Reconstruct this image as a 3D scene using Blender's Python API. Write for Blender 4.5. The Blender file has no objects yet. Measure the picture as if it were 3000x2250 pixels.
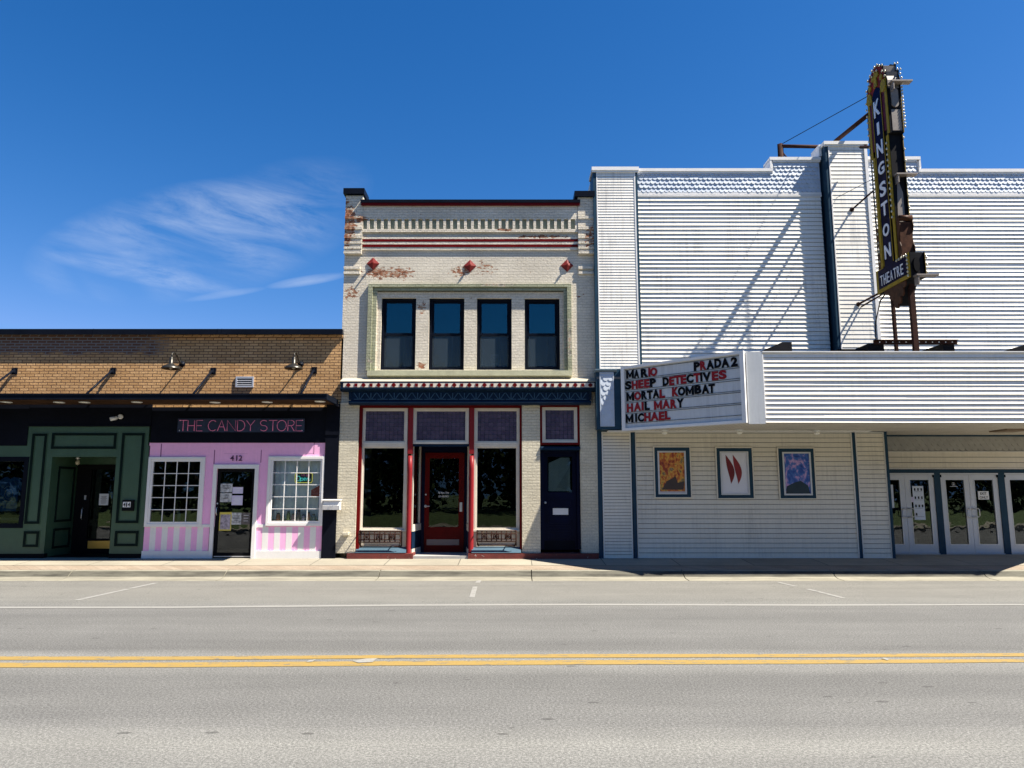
import bpy, bmesh, math, random
from mathutils import Vector, Matrix
random.seed(7)
S = bpy.context.scene
COL = S.collection
rad = math.radians
# ------------------------------------------------------------------ camera, world, sun, exposure
EYE = Vector((0, -16.5, 1.64)); PITCH = rad(8.4); FPX = 2166.0
cd = bpy.data.cameras.new("camera"); cam = bpy.data.objects.new("camera", cd); COL.objects.link(cam)
cd.sensor_width = 36; cd.lens = 36 * FPX / 3000; cd.clip_end = 3000
cam.location = EYE; cam.rotation_euler = (math.pi / 2 + PITCH, 0, 0)
S.camera = cam
S.render.resolution_x = 1024; S.render.resolution_y = 768
S.view_settings.view_transform = 'Standard'; S.view_settings.look = 'None'
S.view_settings.exposure = 1.5; S.view_settings.gamma = 1
SUNV = Vector((-0.67, 0.212, -1.0))
W = bpy.data.worlds.new("World"); S.world = W; W.use_nodes = True
def world():
    nt = W.node_tree; N = nt.nodes; L = nt.links; N.clear()
    out = N.new('ShaderNodeOutputWorld'); bg = N.new('ShaderNodeBackground')
    sky = N.new('ShaderNodeTexSky'); sky.sky_type = 'NISHITA'; sky.sun_disc = False
    sky.sun_elevation = math.asin(1 / SUNV.length); sky.sun_rotation = math.atan2(.67, -.212)
    sky.air_density = 1.0; sky.dust_density = 0.1; sky.ozone_density = 2.6; sky.altitude = 200
    tc = N.new('ShaderNodeTexCoord'); sep = N.new('ShaderNodeSeparateXYZ'); L.new(tc.outputs['Generated'], sep.inputs[0])
    def m(op, a, b=None, c=None, clamp=False):
        n = N.new('ShaderNodeMath'); n.operation = op; n.use_clamp = clamp
        for i, v in enumerate((a, b, c)):
            if v is None: continue
            if isinstance(v, (int, float)): n.inputs[i].default_value = v
            else: L.new(v, n.inputs[i])
        return n.outputs[0]
    y = m('MAXIMUM', sep.outputs[1], .05)
    cx = m('DIVIDE', sep.outputs[0], y); cz = m('DIVIDE', sep.outputs[2], y)
    def streak(ang, sx, sy, seed, detail=7):
        ca, sa = math.cos(ang), math.sin(ang)
        u = m('ADD', m('MULTIPLY', cx, ca), m('MULTIPLY', cz, sa))
        v = m('ADD', m('MULTIPLY', cx, -sa), m('MULTIPLY', cz, ca))
        cb = N.new('ShaderNodeCombineXYZ'); L.new(m('MULTIPLY', u, sx), cb.inputs[0]); L.new(m('MULTIPLY', v, sy), cb.inputs[1]); cb.inputs[2].default_value = seed
        nz = N.new('ShaderNodeTexNoise'); nz.inputs['Scale'].default_value = 1; nz.inputs['Detail'].default_value = detail
        nz.inputs['Roughness'].default_value = .66; nz.inputs['Distortion'].default_value = .35
        L.new(cb.outputs[0], nz.inputs['Vector']); return nz.outputs['Fac']
    def ell(x0, z0, ang, ra, rb):
        ca, sa = math.cos(ang), math.sin(ang)
        dx = m('SUBTRACT', cx, x0); dz = m('SUBTRACT', cz, z0)
        u = m('DIVIDE', m('ADD', m('MULTIPLY', dx, ca), m('MULTIPLY', dz, sa)), ra)
        v = m('DIVIDE', m('ADD', m('MULTIPLY', dx, -sa), m('MULTIPLY', dz, ca)), rb)
        r = m('ADD', m('MULTIPLY', u, u), m('MULTIPLY', v, v))
        return m('SUBTRACT', 1.0, r, clamp=True)
    def cc(px, py):
        uu = (px - 1500) / FPX; vv = (1125 - py) / FPX
        dy = math.cos(PITCH) - vv * math.sin(PITCH); dz = math.sin(PITCH) + vv * math.cos(PITCH)
        return uu / dy, dz / dy
    s1 = streak(rad(-14), 6.5, 27, 3.1, 9); s2 = streak(rad(-20), 2.2, 6, 8.7, 3); s3 = streak(rad(12), 4, 24, 5.5)
    big = m('MAXIMUM', ell(*cc(560, 705), rad(10), .24, .09), m('MULTIPLY', ell(*cc(800, 610), rad(18), .15, .07), .32))
    f1 = m('MULTIPLY', m('MULTIPLY', big, m('MULTIPLY_ADD', s2, 4.5, -1.55, clamp=True)), m('MULTIPLY_ADD', s1, 3.4, -1.2, clamp=True))
    lo = m('MULTIPLY', ell(*cc(420, 800), rad(-11), .15, .017), m('MULTIPLY_ADD', s1, 2.4, -.6, clamp=True))
    st = m('MULTIPLY', m('MAXIMUM', ell(*cc(900, 822), rad(9), .06, .008), m('MULTIPLY', ell(*cc(660, 862), rad(9), .06, .006), .6)), m('MULTIPLY_ADD', s3, 2.4, -.6, clamp=True))
    f = m('ADD', m('ADD', m('MULTIPLY', f1, .85), m('MULTIPLY', lo, .62)), m('MULTIPLY', st, .6), clamp=True)
    f = m('MULTIPLY', f, .48)
    tint = N.new('ShaderNodeMix'); tint.data_type = 'RGBA'; tint.blend_type = 'MULTIPLY'; tint.inputs[0].default_value = 1
    sc = N.new('ShaderNodeSeparateColor'); L.new(sky.outputs[0], sc.inputs[0]); cc3 = N.new('ShaderNodeCombineColor')
    L.new(m('MINIMUM', m('MULTIPLY', m('POWER', sc.outputs[0], 2.3), .235), m('MINIMUM', m('MULTIPLY', sc.outputs[0], .8), 1.9)), cc3.inputs[0])
    L.new(m('MINIMUM', m('MULTIPLY', m('POWER', sc.outputs[1], 1.2), .75), m('MINIMUM', sc.outputs[1], 4.0)), cc3.inputs[1])
    L.new(m('MINIMUM', m('MULTIPLY', sc.outputs[2], 1.42), 8.6), cc3.inputs[2])
    L.new(cc3.outputs[0], tint.inputs[6]); tint.inputs[7].default_value = SKYTINT
    mx = N.new('ShaderNodeMix'); mx.data_type = 'RGBA'
    L.new(f, mx.inputs[0]); L.new(tint.outputs[2], mx.inputs[6]); mx.inputs[7].default_value = (6.6, 7.1, 7.9, 1)
    L.new(mx.outputs[2], bg.inputs[0]); bg.inputs[1].default_value = SKYSTR
    L.new(bg.outputs[0], out.inputs[0])
SKYTINT = (.762, .762, .762, 1); SKYSTR = 0.05
world()
sl = bpy.data.lights.new("sun", 'SUN'); sl.energy = 5.0; sl.angle = rad(.5); sl.color = (1, .93, .815)
so = bpy.data.objects.new("sun", sl); COL.objects.link(so); so.rotation_euler = SUNV.to_track_quat('-Z', 'Y').to_euler(); so.location = (10, -10, 30)

# ------------------------------------------------------------------ projection helpers (photo survey -> metres)
CP, SP = math.cos(PITCH), math.sin(PITCH)
def ray(px, py):
    u = (px - 1500) / FPX; v = (1125 - py) / FPX
    return Vector((u, CP - v * SP, SP + v * CP))
def Zf(py, Y=0.0):
    r = ray(1500, py); return EYE.z + r.z * (Y - EYE.y) / r.y
def Xf(px, py, Y=0.0):
    r = ray(px, py); return r.x * (Y - EYE.y) / r.y
def P3(px, py, Y=0.0): return Vector((Xf(px, py, Y), Y, Zf(py, Y)))
def gnd(px, py, z=0.0):
    r = ray(px, py); t = (z - EYE.z) / r.z; return EYE + r * t
def onplane(px, py, p0, n):
    r = ray(px, py); t = (p0 - EYE).dot(n) / r.dot(n); return EYE + r * t
def RC(x0, x1, y0, y1, Y=0.0, ym=None):
    ym = (y0 + y1) / 2 if ym is None else ym
    return Xf(x0, ym, Y), Xf(x1, ym, Y), Zf(y1, Y), Zf(y0, Y)

# ------------------------------------------------------------------ materials
def base_nt(name):
    m = bpy.data.materials.new(name); m.use_nodes = True
    nt = m.node_tree; b = nt.nodes['Principled BSDF']; return m, nt, nt.nodes, nt.links, b
def setp(b, **k):
    for a, v in k.items():
        n = {'rough': 'Roughness', 'metal': 'Metallic', 'spec': 'Specular IOR Level', 'col': 'Base Color', 'ior': 'IOR', 'coat': 'Coat Weight'}[a]
        b.inputs[n].default_value = v
def c4(c): return (c[0], c[1], c[2], 1)
def noise(N, L, vec, scale, detail=4, rough=.55, dist=0):
    n = N.new('ShaderNodeTexNoise'); n.inputs['Scale'].default_value = scale; n.inputs['Detail'].default_value = detail
    n.inputs['Roughness'].default_value = rough; n.inputs['Distortion'].default_value = dist
    if vec is not None: L.new(vec, n.inputs['Vector'])
    return n.outputs['Fac']
def ramp(N, L, fac, stops):
    r = N.new('ShaderNodeValToRGB'); e = r.color_ramp.elements
    while len(e) > len(stops): e.remove(e[-1])
    while len(e) < len(stops): e.new(1)
    for i, (p, c) in enumerate(stops):
        e[i].position = p; e[i].color = c4(c) if len(c) == 3 else c
    L.new(fac, r.inputs[0]); return r.outputs[0]
def mixc(N, L, fac, a, b, mode='MIX'):
    n = N.new('ShaderNodeMix'); n.data_type = 'RGBA'; n.blend_type = mode
    for i, v in ((0, fac), (6, a), (7, b)):
        if isinstance(v, (int, float)): n.inputs[i].default_value = v
        elif isinstance(v, tuple): n.inputs[i].default_value = c4(v)
        else: L.new(v, n.inputs[i])
    return n.outputs[2]
def mth(N, L, op, a, b=None, c=None, clamp=False):
    n = N.new('ShaderNodeMath'); n.operation = op; n.use_clamp = clamp
    for i, v in enumerate((a, b, c)):
        if v is None: continue
        if isinstance(v, (int, float)): n.inputs[i].default_value = v
        else: L.new(v, n.inputs[i])
    return n.outputs[0]
def bumpn(N, L, h, strength, dist, b, prev=None):
    n = N.new('ShaderNodeBump'); n.inputs['Strength'].default_value = strength; n.inputs['Distance'].default_value = dist
    L.new(h, n.inputs['Height'])
    if prev is not None: L.new(prev, n.inputs['Normal'])
    L.new(n.outputs[0], b.inputs['Normal']); return n.outputs[0]
def mapped(N, L, sx=1, sy=1, sz=1):
    tc = N.new('ShaderNodeTexCoord')
    mp = N.new('ShaderNodeMapping'); mp.inputs['Scale'].default_value = (sx, sy, sz); L.new(tc.outputs['Object'], mp.inputs[0])
    return mp.outputs[0]
MATS = {}
def paint(name, col, rough=.5, var=.12, vs=2.5, bump=.15, bs=60, metal=0, spec=.5, streak=0, chip=None, chipc=(.3, .28, .25), coat=0, drip=0):
    if name in MATS: return MATS[name]
    m, nt, N, L, b = base_nt(name); v = mapped(N, L)
    f = noise(N, L, v, vs, 6, .6)
    f2 = noise(N, L, v, vs * 14, 4, .6)
    f = mth(N, L, 'ADD', mth(N, L, 'MULTIPLY', f, .65), mth(N, L, 'MULTIPLY', f2, .35))
    if streak:
        vv = mapped(N, L, 9, 9, .7); f = mth(N, L, 'ADD', mth(N, L, 'MULTIPLY', f, 1 - streak), mth(N, L, 'MULTIPLY', noise(N, L, vv, 2.5, 4), streak))
    lo = tuple(c * (1 - var * 1.6) for c in col); hi = tuple(min(1, c * (1 + var * 1.2)) for c in col)
    cc = ramp(N, L, f, [(.3, lo), (.7, hi)])
    if chip:
        k = ramp(N, L, noise(N, L, v, 7, 9, .72), [(chip, (0, 0, 0)), (chip + .02, (1, 1, 1))]); cc = mixc(N, L, k, cc, chipc)
    if drip:
        k = ramp(N, L, mth(N, L, 'MULTIPLY_ADD', noise(N, L, v, 1.2, 3), .5, mth(N, L, 'MULTIPLY', noise(N, L, mapped(N, L, 11, 11, .6), 1.5, 6, .7), .6)), [(.56, (0, 0, 0)), (.72, (1, 1, 1))])
        cc = mixc(N, L, mth(N, L, 'MULTIPLY', k, drip), cc, tuple(c * .35 for c in col))
    L.new(cc, b.inputs['Base Color']); setp(b, metal=metal, spec=spec, coat=coat)
    rr = mth(N, L, 'MULTIPLY_ADD', f, .25, rough - .12, clamp=True); L.new(rr, b.inputs['Roughness'])
    if bump: bumpn(N, L, noise(N, L, v, bs, 4), bump, .004, b)
    MATS[name] = m; return m
def emis(name, col, st):
    m, nt, N, L, b = base_nt(name); setp(b, col=c4(col), rough=.3)
    b.inputs['Emission Color'].default_value = c4(col); b.inputs['Emission Strength'].default_value = st; return m
def glassmat(name, tint=(.75, .8, .8), ior=1.75, wav=.02, refl=(1, 1, 1)):
    m, nt, N, L, b = base_nt(name); N.remove(b); out = [n for n in N if n.type == 'OUTPUT_MATERIAL'][0]
    fr = N.new('ShaderNodeFresnel'); fr.inputs[0].default_value = ior
    t = N.new('ShaderNodeBsdfTransparent'); t.inputs[0].default_value = c4(tint)
    g = N.new('ShaderNodeBsdfGlossy'); g.inputs['Roughness'].default_value = .01; g.inputs['Color'].default_value = c4(refl)
    mx = N.new('ShaderNodeMixShader'); L.new(fr.outputs[0], mx.inputs[0]); L.new(t.outputs[0], mx.inputs[1]); L.new(g.outputs[0], mx.inputs[2])
    bp = N.new('ShaderNodeBump'); bp.inputs['Strength'].default_value = wav; bp.inputs['Distance'].default_value = .05
    L.new(noise(N, L, mapped(N, L), 2.2, 2), bp.inputs['Height']); L.new(bp.outputs[0], g.inputs['Normal'])
    L.new(mx.outputs[0], out.inputs[0]); return m
def brickmat(name, c1, c2, mort, w, h, ms, bump, patches=None, dark=None, wob=.006, peel=(.34, .135, .07), rough=.85):
    m, nt, N, L, b = base_nt(name)
    tc = N.new('ShaderNodeTexCoord'); sp = N.new('ShaderNodeSeparateXYZ'); L.new(tc.outputs['Object'], sp.inputs[0])
    X, Y, Z = sp.outputs
    hx = mth(N, L, 'ADD', X, Y)
    wn = noise(N, L, tc.outputs['Object'], 9, 4, .6)
    wv = mth(N, L, 'MULTIPLY_ADD', wn, wob * 2, -wob)
    cb = N.new('ShaderNodeCombineXYZ'); L.new(mth(N, L, 'ADD', hx, wv), cb.inputs[0]); L.new(mth(N, L, 'ADD', Z, wv), cb.inputs[1])
    bt = N.new('ShaderNodeTexBrick'); bt.inputs['Scale'].default_value = 1
    bt.inputs['Brick Width'].default_value = w; bt.inputs['Row Height'].default_value = h
    bt.inputs['Mortar Size'].default_value = ms; bt.inputs['Mortar Smooth'].default_value = .25; bt.inputs['Bias'].default_value = 0
    L.new(cb.outputs[0], bt.inputs['Vector'])
    bt.inputs['Color1'].default_value = c4(c1); bt.inputs['Color2'].default_value = c4(c2); bt.inputs['Mortar'].default_value = c4(mort)
    col = bt.outputs['Color']
    n1 = noise(N, L, tc.outputs['Object'], 1.1, 6, .65); n2 = noise(N, L, tc.outputs['Object'], 30, 5, .7)
    col = mixc(N, L, 1.0, col, ramp(N, L, n1, [(.3, (.82, .8, .78)), (.7, (1.08, 1.07, 1.06))]), 'MULTIPLY')
    col = mixc(N, L, 1.0, col, ramp(N, L, n2, [(.32, (.78, .78, .78)), (.68, (1.12, 1.12, 1.12))]), 'MULTIPLY')
    hgt = mth(N, L, 'SUBTRACT', 1.0, bt.outputs['Fac'])
    if dark:   # old dark courses: (z_from, x_to, colour1, colour2, mortar)
        bt2 = N.new('ShaderNodeTexBrick'); bt2.inputs['Scale'].default_value = 1
        bt2.inputs['Brick Width'].default_value = w; bt2.inputs['Row Height'].default_value = h
        bt2.inputs['Mortar Size'].default_value = .011; bt2.inputs['Mortar Smooth'].default_value = .1
        L.new(cb.outputs[0], bt2.inputs['Vector'])
        bt2.inputs['Color1'].default_value = c4(dark[2]); bt2.inputs['Color2'].default_value = c4(dark[3]); bt2.inputs['Mortar'].default_value = c4(dark[4])
        nz = noise(N, L, tc.outputs['Object'], 2.2, 5, .6)
        a = mth(N, L, 'MULTIPLY_ADD', mth(N, L, 'SUBTRACT', Z, dark[0]), 14, mth(N, L, 'MULTIPLY_ADD', nz, 6, -3), clamp=True)
        bb = mth(N, L, 'MULTIPLY_ADD', mth(N, L, 'SUBTRACT', dark[1], X), 1.2, mth(N, L, 'MULTIPLY_ADD', nz, 2, -.5), clamp=True)
        col = mixc(N, L, mth(N, L, 'MULTIPLY', a, bb), col, bt2.outputs['Color'])
    if patches:
        acc = None
        for (px, pz, rx, rz, amp) in patches:
            dx = mth(N, L, 'DIVIDE', mth(N, L, 'SUBTRACT', X, px), rx); dz = mth(N, L, 'DIVIDE', mth(N, L, 'SUBTRACT', Z, pz), rz)
            r = mth(N, L, 'SUBTRACT', 1.0, mth(N, L, 'ADD', mth(N, L, 'MULTIPLY', dx, dx), mth(N, L, 'MULTIPLY', dz, dz)), clamp=True)
            r = mth(N, L, 'MULTIPLY', r, amp)
            acc = r if acc is None else mth(N, L, 'MAXIMUM', acc, r)
        mp = N.new('ShaderNodeMapping'); mp.inputs['Scale'].default_value = (9, 9, 19); L.new(tc.outputs['Object'], mp.inputs[0])
        nz = noise(N, L, mp.outputs[0], 1.0, 7, .7)
        thr = mth(N, L, 'ADD', nz, mth(N, L, 'MULTIPLY', acc, .28))
        k = ramp(N, L, thr, [(.66, (0, 0, 0)), (.675, (1, 1, 1))])
        pc = ramp(N, L, noise(N, L, tc.outputs['Object'], 11, 3), [(.38, tuple(x * .4 for x in peel)), (.5, peel), (.62, (.36, .25, .17))])
        col = mixc(N, L, k, col, pc)
        hgt = mth(N, L, 'SUBTRACT', hgt, mth(N, L, 'MULTIPLY', k, .35))
    L.new(col, b.inputs['Base Color']); setp(b, rough=rough, spec=.3)
    n3 = noise(N, L, tc.outputs['Object'], 26, 6, .7)
    hh = mth(N, L, 'ADD', hgt, mth(N, L, 'MULTIPLY', n3, .9))
    bumpn(N, L, hh, bump, .012, b)
    MATS[name] = m; return m

M = {}
M['cream'] = paint('cream_trim_paint', (.60, .545, .45), .55, .1)
M['green_trim'] = paint('sage_trim_paint', (.27, .29, .20), .6, .18, vs=5, bump=.5, bs=30, chip=.68, chipc=(.5, .46, .36))
M['green_shop'] = paint('storefront_green_paint', (.042, .092, .052), .4, .12, drip=.2)
M['dark_green'] = paint('moulding_black_green_paint', (.006, .014, .012), .3, .2, spec=.04)
M['black_metal'] = paint('black_painted_metal', (.006, .008, .014), .35, .2, spec=.04)
M['black_panel'] = paint('black_fascia_panel', (.006, .007, .012), .45, .2, vs=1, spec=.04)
M['navy'] = paint('navy_paint', (.0025, .005, .024), .32, .2, vs=3, spec=.08)
M['navy_blue'] = paint('navy_cornice_paint', (.006, .018, .04), .45, .18, vs=4, spec=.08)
M['slab_blue'] = paint('pale_blue_slab_paint', (.035, .078, .115), .6, .15, chip=.7, chipc=(.4, .4, .38))
M['red'] = paint('dark_red_paint', (.115, .004, .004), .4, .18, vs=3, spec=.08)
M['red_bright'] = paint('column_red_paint', (.20, .015, .018), .38, .12, spec=.14)
M['red_base'] = paint('worn_red_base_paint', (.13, .02, .014), .7, .3, vs=6, bump=.8, bs=25, chip=.62, chipc=(.35, .3, .26))
M['plate_red'] = paint('anchor_plate_red_paint', (.19, .022, .018), .45, .15, spec=.2)
M['pink'] = paint('candy_pink_paint', (.88, .44, .69), .45, .06, vs=1.2, drip=.12)
M['white'] = paint('white_trim_paint', (.76, .74, .71), .4, .06)
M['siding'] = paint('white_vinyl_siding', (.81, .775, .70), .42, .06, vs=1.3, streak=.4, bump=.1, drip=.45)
M['siding_low'] = paint('white_siding_shade_tone', (.70, .64, .525), .42, .07, vs=1.0, streak=.35, bump=.1, drip=.25)  # copy of the white siding, toned darker and warmer for marquee shade and bounce
M['shingle'] = paint('grey_scallop_shingle', (.47, .52, .59), .5, .1, vs=6)
M['shingle_back'] = paint('slate_blue_shingle_shadow', (.13, .17, .23), .6, .1)
M['shingle_low'] = paint('taupe_scallop_shingle', (.34, .33, .30), .5, .1, vs=6)
M['blue_trim'] = paint('slate_blue_trim', (.022, .052, .082), .4, .12, spec=.08)
M['concrete'] = None
M['rust'] = paint('rusty_brown_steel', (.035, .015, .011), .75, .4, vs=7, bump=.6, bs=40, spec=.08)
M['dark_steel'] = paint('dark_weathered_steel', (.012, .012, .014), .6, .3, spec=.04)
M['silver'] = paint('brushed_aluminium', (.62, .62, .63), .38, .06, metal=.55)
M['door_silver'] = paint('satin_aluminium_door', (.55, .56, .58), .42, .06, vs=1, metal=.25)
M['bronze'] = paint('bronze_lamp_metal', (.045, .042, .035), .35, .15, metal=.6)
M['brass'] = paint('brass_kick_plate', (.65, .42, .10), .38, .1, metal=.8)
M['paper'] = paint('white_paper', (.72, .72, .70), .7, .03)
M['black'] = paint('matte_black', (.008, .008, .009), .6, .1, spec=.04)
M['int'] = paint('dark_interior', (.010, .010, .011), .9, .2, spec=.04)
M['steel_plate'] = paint('dull_kick_plate', (.16, .14, .15), .45, .12, metal=.7)
M['curtain'] = paint('pale_curtain_fabric', (.74, .80, .80), .9, .1, vs=3)
M['blind'] = paint('grey_blind_fabric', (.30, .33, .36), .9, .15, vs=2)
M['wood'] = paint('dark_wood_soffit', (.05, .026, .014), .6, .4, vs=3, spec=.08)
M['roof'] = paint('grey_flat_roof', (.12, .12, .12), .9, .2)
M['marble'] = paint('white_marble_step', (.36, .35, .33), .5, .12)
M['lens'] = paint('frosted_lamp_lens', (.82, .80, .72), .4, .03)
M['cam_white'] = paint('white_camera_plastic', (.68, .68, .66), .35, .03)
M['letter_black'] = paint('black_letter_plastic', (.006, .006, .008), .35, .05, spec=.04)
M['letter_red'] = paint('red_letter_plastic', (.27, .006, .008), .35, .08, spec=.2)
M['board'] = paint('white_letterboard_panel', (.55, .56, .56), .35, .07, vs=1.2, streak=.3, drip=.25)
M['sign_blue'] = paint('navy_sign_enamel', (.003, .003, .028), .4, .6, vs=5, spec=.03)
M['sign_yellow'] = paint('aged_yellow_enamel', (.27, .185, .014), .45, .25, vs=8, spec=.08)
M['sign_purple'] = paint('aged_purple_enamel', (.085, .012, .025), .5, .45, vs=9, spec=.08)
M['sign_red'] = paint('aged_red_enamel', (.18, .018, .012), .5, .45, vs=9, spec=.08)
M['sign_orange'] = paint('aged_orange_scrollwork', (.06, .024, .012), .5, .5, vs=9, spec=.08)
M['sign_white'] = paint('white_sign_letter', (.62, .66, .74), .4, .12)
M['sign_tan'] = paint('tan_sheet_metal', (.20, .165, .14), .6, .3, drip=.5)
M['bulb'] = paint('frosted_glass_bulb', (.50, .46, .34), .15, .05)
M['neon_pink'] = emis('pink_neon_tube', (.62, .16, .32), .07)
M['neon_yellow'] = emis('yellow_neon_tube', (.9, .8, .12), .2)
M['neon_cyan'] = emis('cyan_neon_tube', (.1, .75, .7), .2)
M['acrylic'] = paint('dark_blue_acrylic', (.035, .045, .08), .12, .25, vs=1.5)
M['shirt'] = paint('blue_tshirt_cloth', (.02, .14, .36), .9, .1)
M['leaf'] = paint('weed_leaf', (.07, .13, .03), .6, .35, vs=9)
M['glass'] = glassmat('window_glass', (.6, .65, .65), 1.42)
M['glass_sky'] = glassmat('upstairs_window_glass', (.7, .85, .85), 2.0, .008, (.14, .52, .60))
M['glass_clear'] = glassmat('clear_shop_glass', (.9, .93, .93), 1.38, .03)
def meshmat():
    m, nt, N, L, b = base_nt('insect_screen_mesh'); out = [n for n in N if n.type == 'OUTPUT_MATERIAL'][0]; setp(b, col=(.045, .062, .078, 1), rough=.8, spec=.05)
    t = N.new('ShaderNodeBsdfTransparent'); mx = N.new('ShaderNodeMixShader'); mx.inputs[0].default_value = .6
    L.new(t.outputs[0], mx.inputs[1]); L.new(b.outputs[0], mx.inputs[2]); L.new(mx.outputs[0], out.inputs[0]); return m
M['screen'] = meshmat()
M['glass_door'] = glassmat('old_wavy_glass', (.55, .6, .6), 1.6, .06)

# ------------------------------------------------------------------ mesh builder and object helpers
class MB:
    def __init__(s): s.bm = bmesh.new(); s.mi = 0; s.mats = []
    def quad(s, pts, mi=0):
        f = s.bm.faces.new([s.bm.verts.new(p) for p in pts]); f.material_index = mi; return f
    def box(s, x0, x1, y0, y1, z0, z1, mi=0):
        x0, x1 = sorted((x0, x1)); y0, y1 = sorted((y0, y1)); z0, z1 = sorted((z0, z1))
        v = [s.bm.verts.new(p) for p in ((x0, y0, z0), (x1, y0, z0), (x1, y1, z0), (x0, y1, z0), (x0, y0, z1), (x1, y0, z1), (x1, y1, z1), (x0, y1, z1))]
        for q in ((3, 2, 1, 0), (4, 5, 6, 7), (0, 1, 5, 4), (1, 2, 6, 5), (2, 3, 7, 6), (3, 0, 4, 7)):
            f = s.bm.faces.new([v[i] for i in q]); f.material_index = mi
        return s
    def prism(s, poly, a0, a1, fn, mi=0, smooth=False):
        """poly: list of 2D points; fn(p,q,a)->3D"""
        A = [s.bm.verts.new(fn(p[0], p[1], a0)) for p in poly]; B = [s.bm.verts.new(fn(p[0], p[1], a1)) for p in poly]
        fs = [s.bm.faces.new(A), s.bm.faces.new(B[::-1])]
        n = len(poly)
        for i in range(n):
            f = s.bm.faces.new((A[i], B[i], B[(i + 1) % n], A[(i + 1) % n])); f.smooth = smooth; fs.append(f)
        for f in fs: f.material_index = mi
        return s
    def xz(s, poly, y0, y1, mi=0): return s.prism(poly, y0, y1, lambda p, q, a: (p, a, q), mi)
    def xy(s, poly, z0, z1, mi=0): return s.prism(poly, z0, z1, lambda p, q, a: (p, q, a), mi)
    def yz(s, poly, x0, x1, mi=0): return s.prism(poly, x0, x1, lambda p, q, a: (a, p, q), mi)
    def ring(s, x0, x1, z0, z1, w, y0, y1, mi=0, wb=None, wt=None):
        wb = w if wb is None else wb; wt = w if wt is None else wt
        s.box(x0, x0 + w, y0, y1, z0, z1, mi); s.box(x1 - w, x1, y0, y1, z0, z1, mi)
        s.box(x0 + w, x1 - w, y0, y1, z1 - wt, z1, mi); s.box(x0 + w, x1 - w, y0, y1, z0, z0 + wb, mi); return s
    def tube(s, pts, r, n=8, mi=0, r2=None):
        pts = [Vector(p) for p in pts]; rings = []
        for i, p in enumerate(pts):
            a = pts[max(i - 1, 0)]; b_ = pts[min(i + 1, len(pts) - 1)]; d = (b_ - a)
            if d.length < 1e-7: d = Vector((0, 0, 1))
            d.normalize(); up = Vector((0, 0, 1)) if abs(d.z) < .95 else Vector((1, 0, 0))
            e1 = d.cross(up).normalized(); e2 = d.cross(e1)
            rr = r if r2 is None else r + (r2 - r) * i / (len(pts) - 1)
            rings.append([s.bm.verts.new(p + (e1 * math.cos(t) + e2 * math.sin(t)) * rr) for t in [2 * math.pi * k / n for k in range(n)]])
        for i in range(len(rings) - 1):
            for k in range(n):
                f = s.bm.faces.new((rings[i][k], rings[i][(k + 1) % n], rings[i + 1][(k + 1) % n], rings[i + 1][k])); f.smooth = True; f.material_index = mi
        for R_, o in ((rings[0], 1), (rings[-1], -1)):
            f = s.bm.faces.new(R_[::o]); f.material_index = mi
        return s
    def lathe(s, prof, c, n=20, mi=0, axis='Z'):
        rings = []
        for (r, h) in prof:
            ring = []
            for k in range(n):
                t = 2 * math.pi * k / n; a, b_ = math.cos(t) * max(r, 1e-4), math.sin(t) * max(r, 1e-4)
                p = {'Z': (a, b_, h), 'Y': (a, h, b_), 'X': (h, a, b_)}[axis]
                ring.append(s.bm.verts.new((c[0] + p[0], c[1] + p[1], c[2] + p[2])))
            rings.append(ring)
        for i in range(len(rings) - 1):
            for k in range(n):
                f = s.bm.faces.new((rings[i][k], rings[i][(k + 1) % n], rings[i + 1][(k + 1) % n], rings[i + 1][k])); f.smooth = True; f.material_index = mi
        for R_ in (rings[0], rings[-1]):
            f = s.bm.faces.new(R_); f.material_index = mi
        return s
    def grid(s, x0, x1, z0, z1, yf, yb, holes=(), mi=0):
        """wall slab in the XZ plane with rectangular holes"""
        xs = sorted({x0, x1} | {min(max(h[i], x0), x1) for h in holes for i in (0, 1)}); zs = sorted({z0, z1} | {min(max(h[i], z0), z1) for h in holes for i in (2, 3)})
        def full(i, j):
            if i < 0 or j < 0 or i >= len(xs) - 1 or j >= len(zs) - 1: return False
            cx, cz = (xs[i] + xs[i + 1]) / 2, (zs[j] + zs[j + 1]) / 2
            return not any(h[0] < cx < h[1] and h[2] < cz < h[3] for h in holes)
        for i in range(len(xs) - 1):
            for j in range(len(zs) - 1):
                if not full(i, j): continue
                a, b_, c, d = xs[i], xs[i + 1], zs[j], zs[j + 1]
                s.quad([(a, yf, c), (b_, yf, c), (b_, yf, d), (a, yf, d)], mi); s.quad([(a, yb, d), (b_, yb, d), (b_, yb, c), (a, yb, c)], mi)
                if not full(i - 1, j): s.quad([(a, yf, c), (a, yf, d), (a, yb, d), (a, yb, c)], mi)
                if not full(i + 1, j): s.quad([(b_, yf, d), (b_, yf, c), (b_, yb, c), (b_, yb, d)], mi)
                if not full(i, j - 1): s.quad([(a, yf, c), (a, yb, c), (b_, yb, c), (b_, yf, c)], mi)
                if not full(i, j + 1): s.quad([(a, yf, d), (b_, yf, d), (b_, yb, d), (a, yb, d)], mi)
        return s
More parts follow.
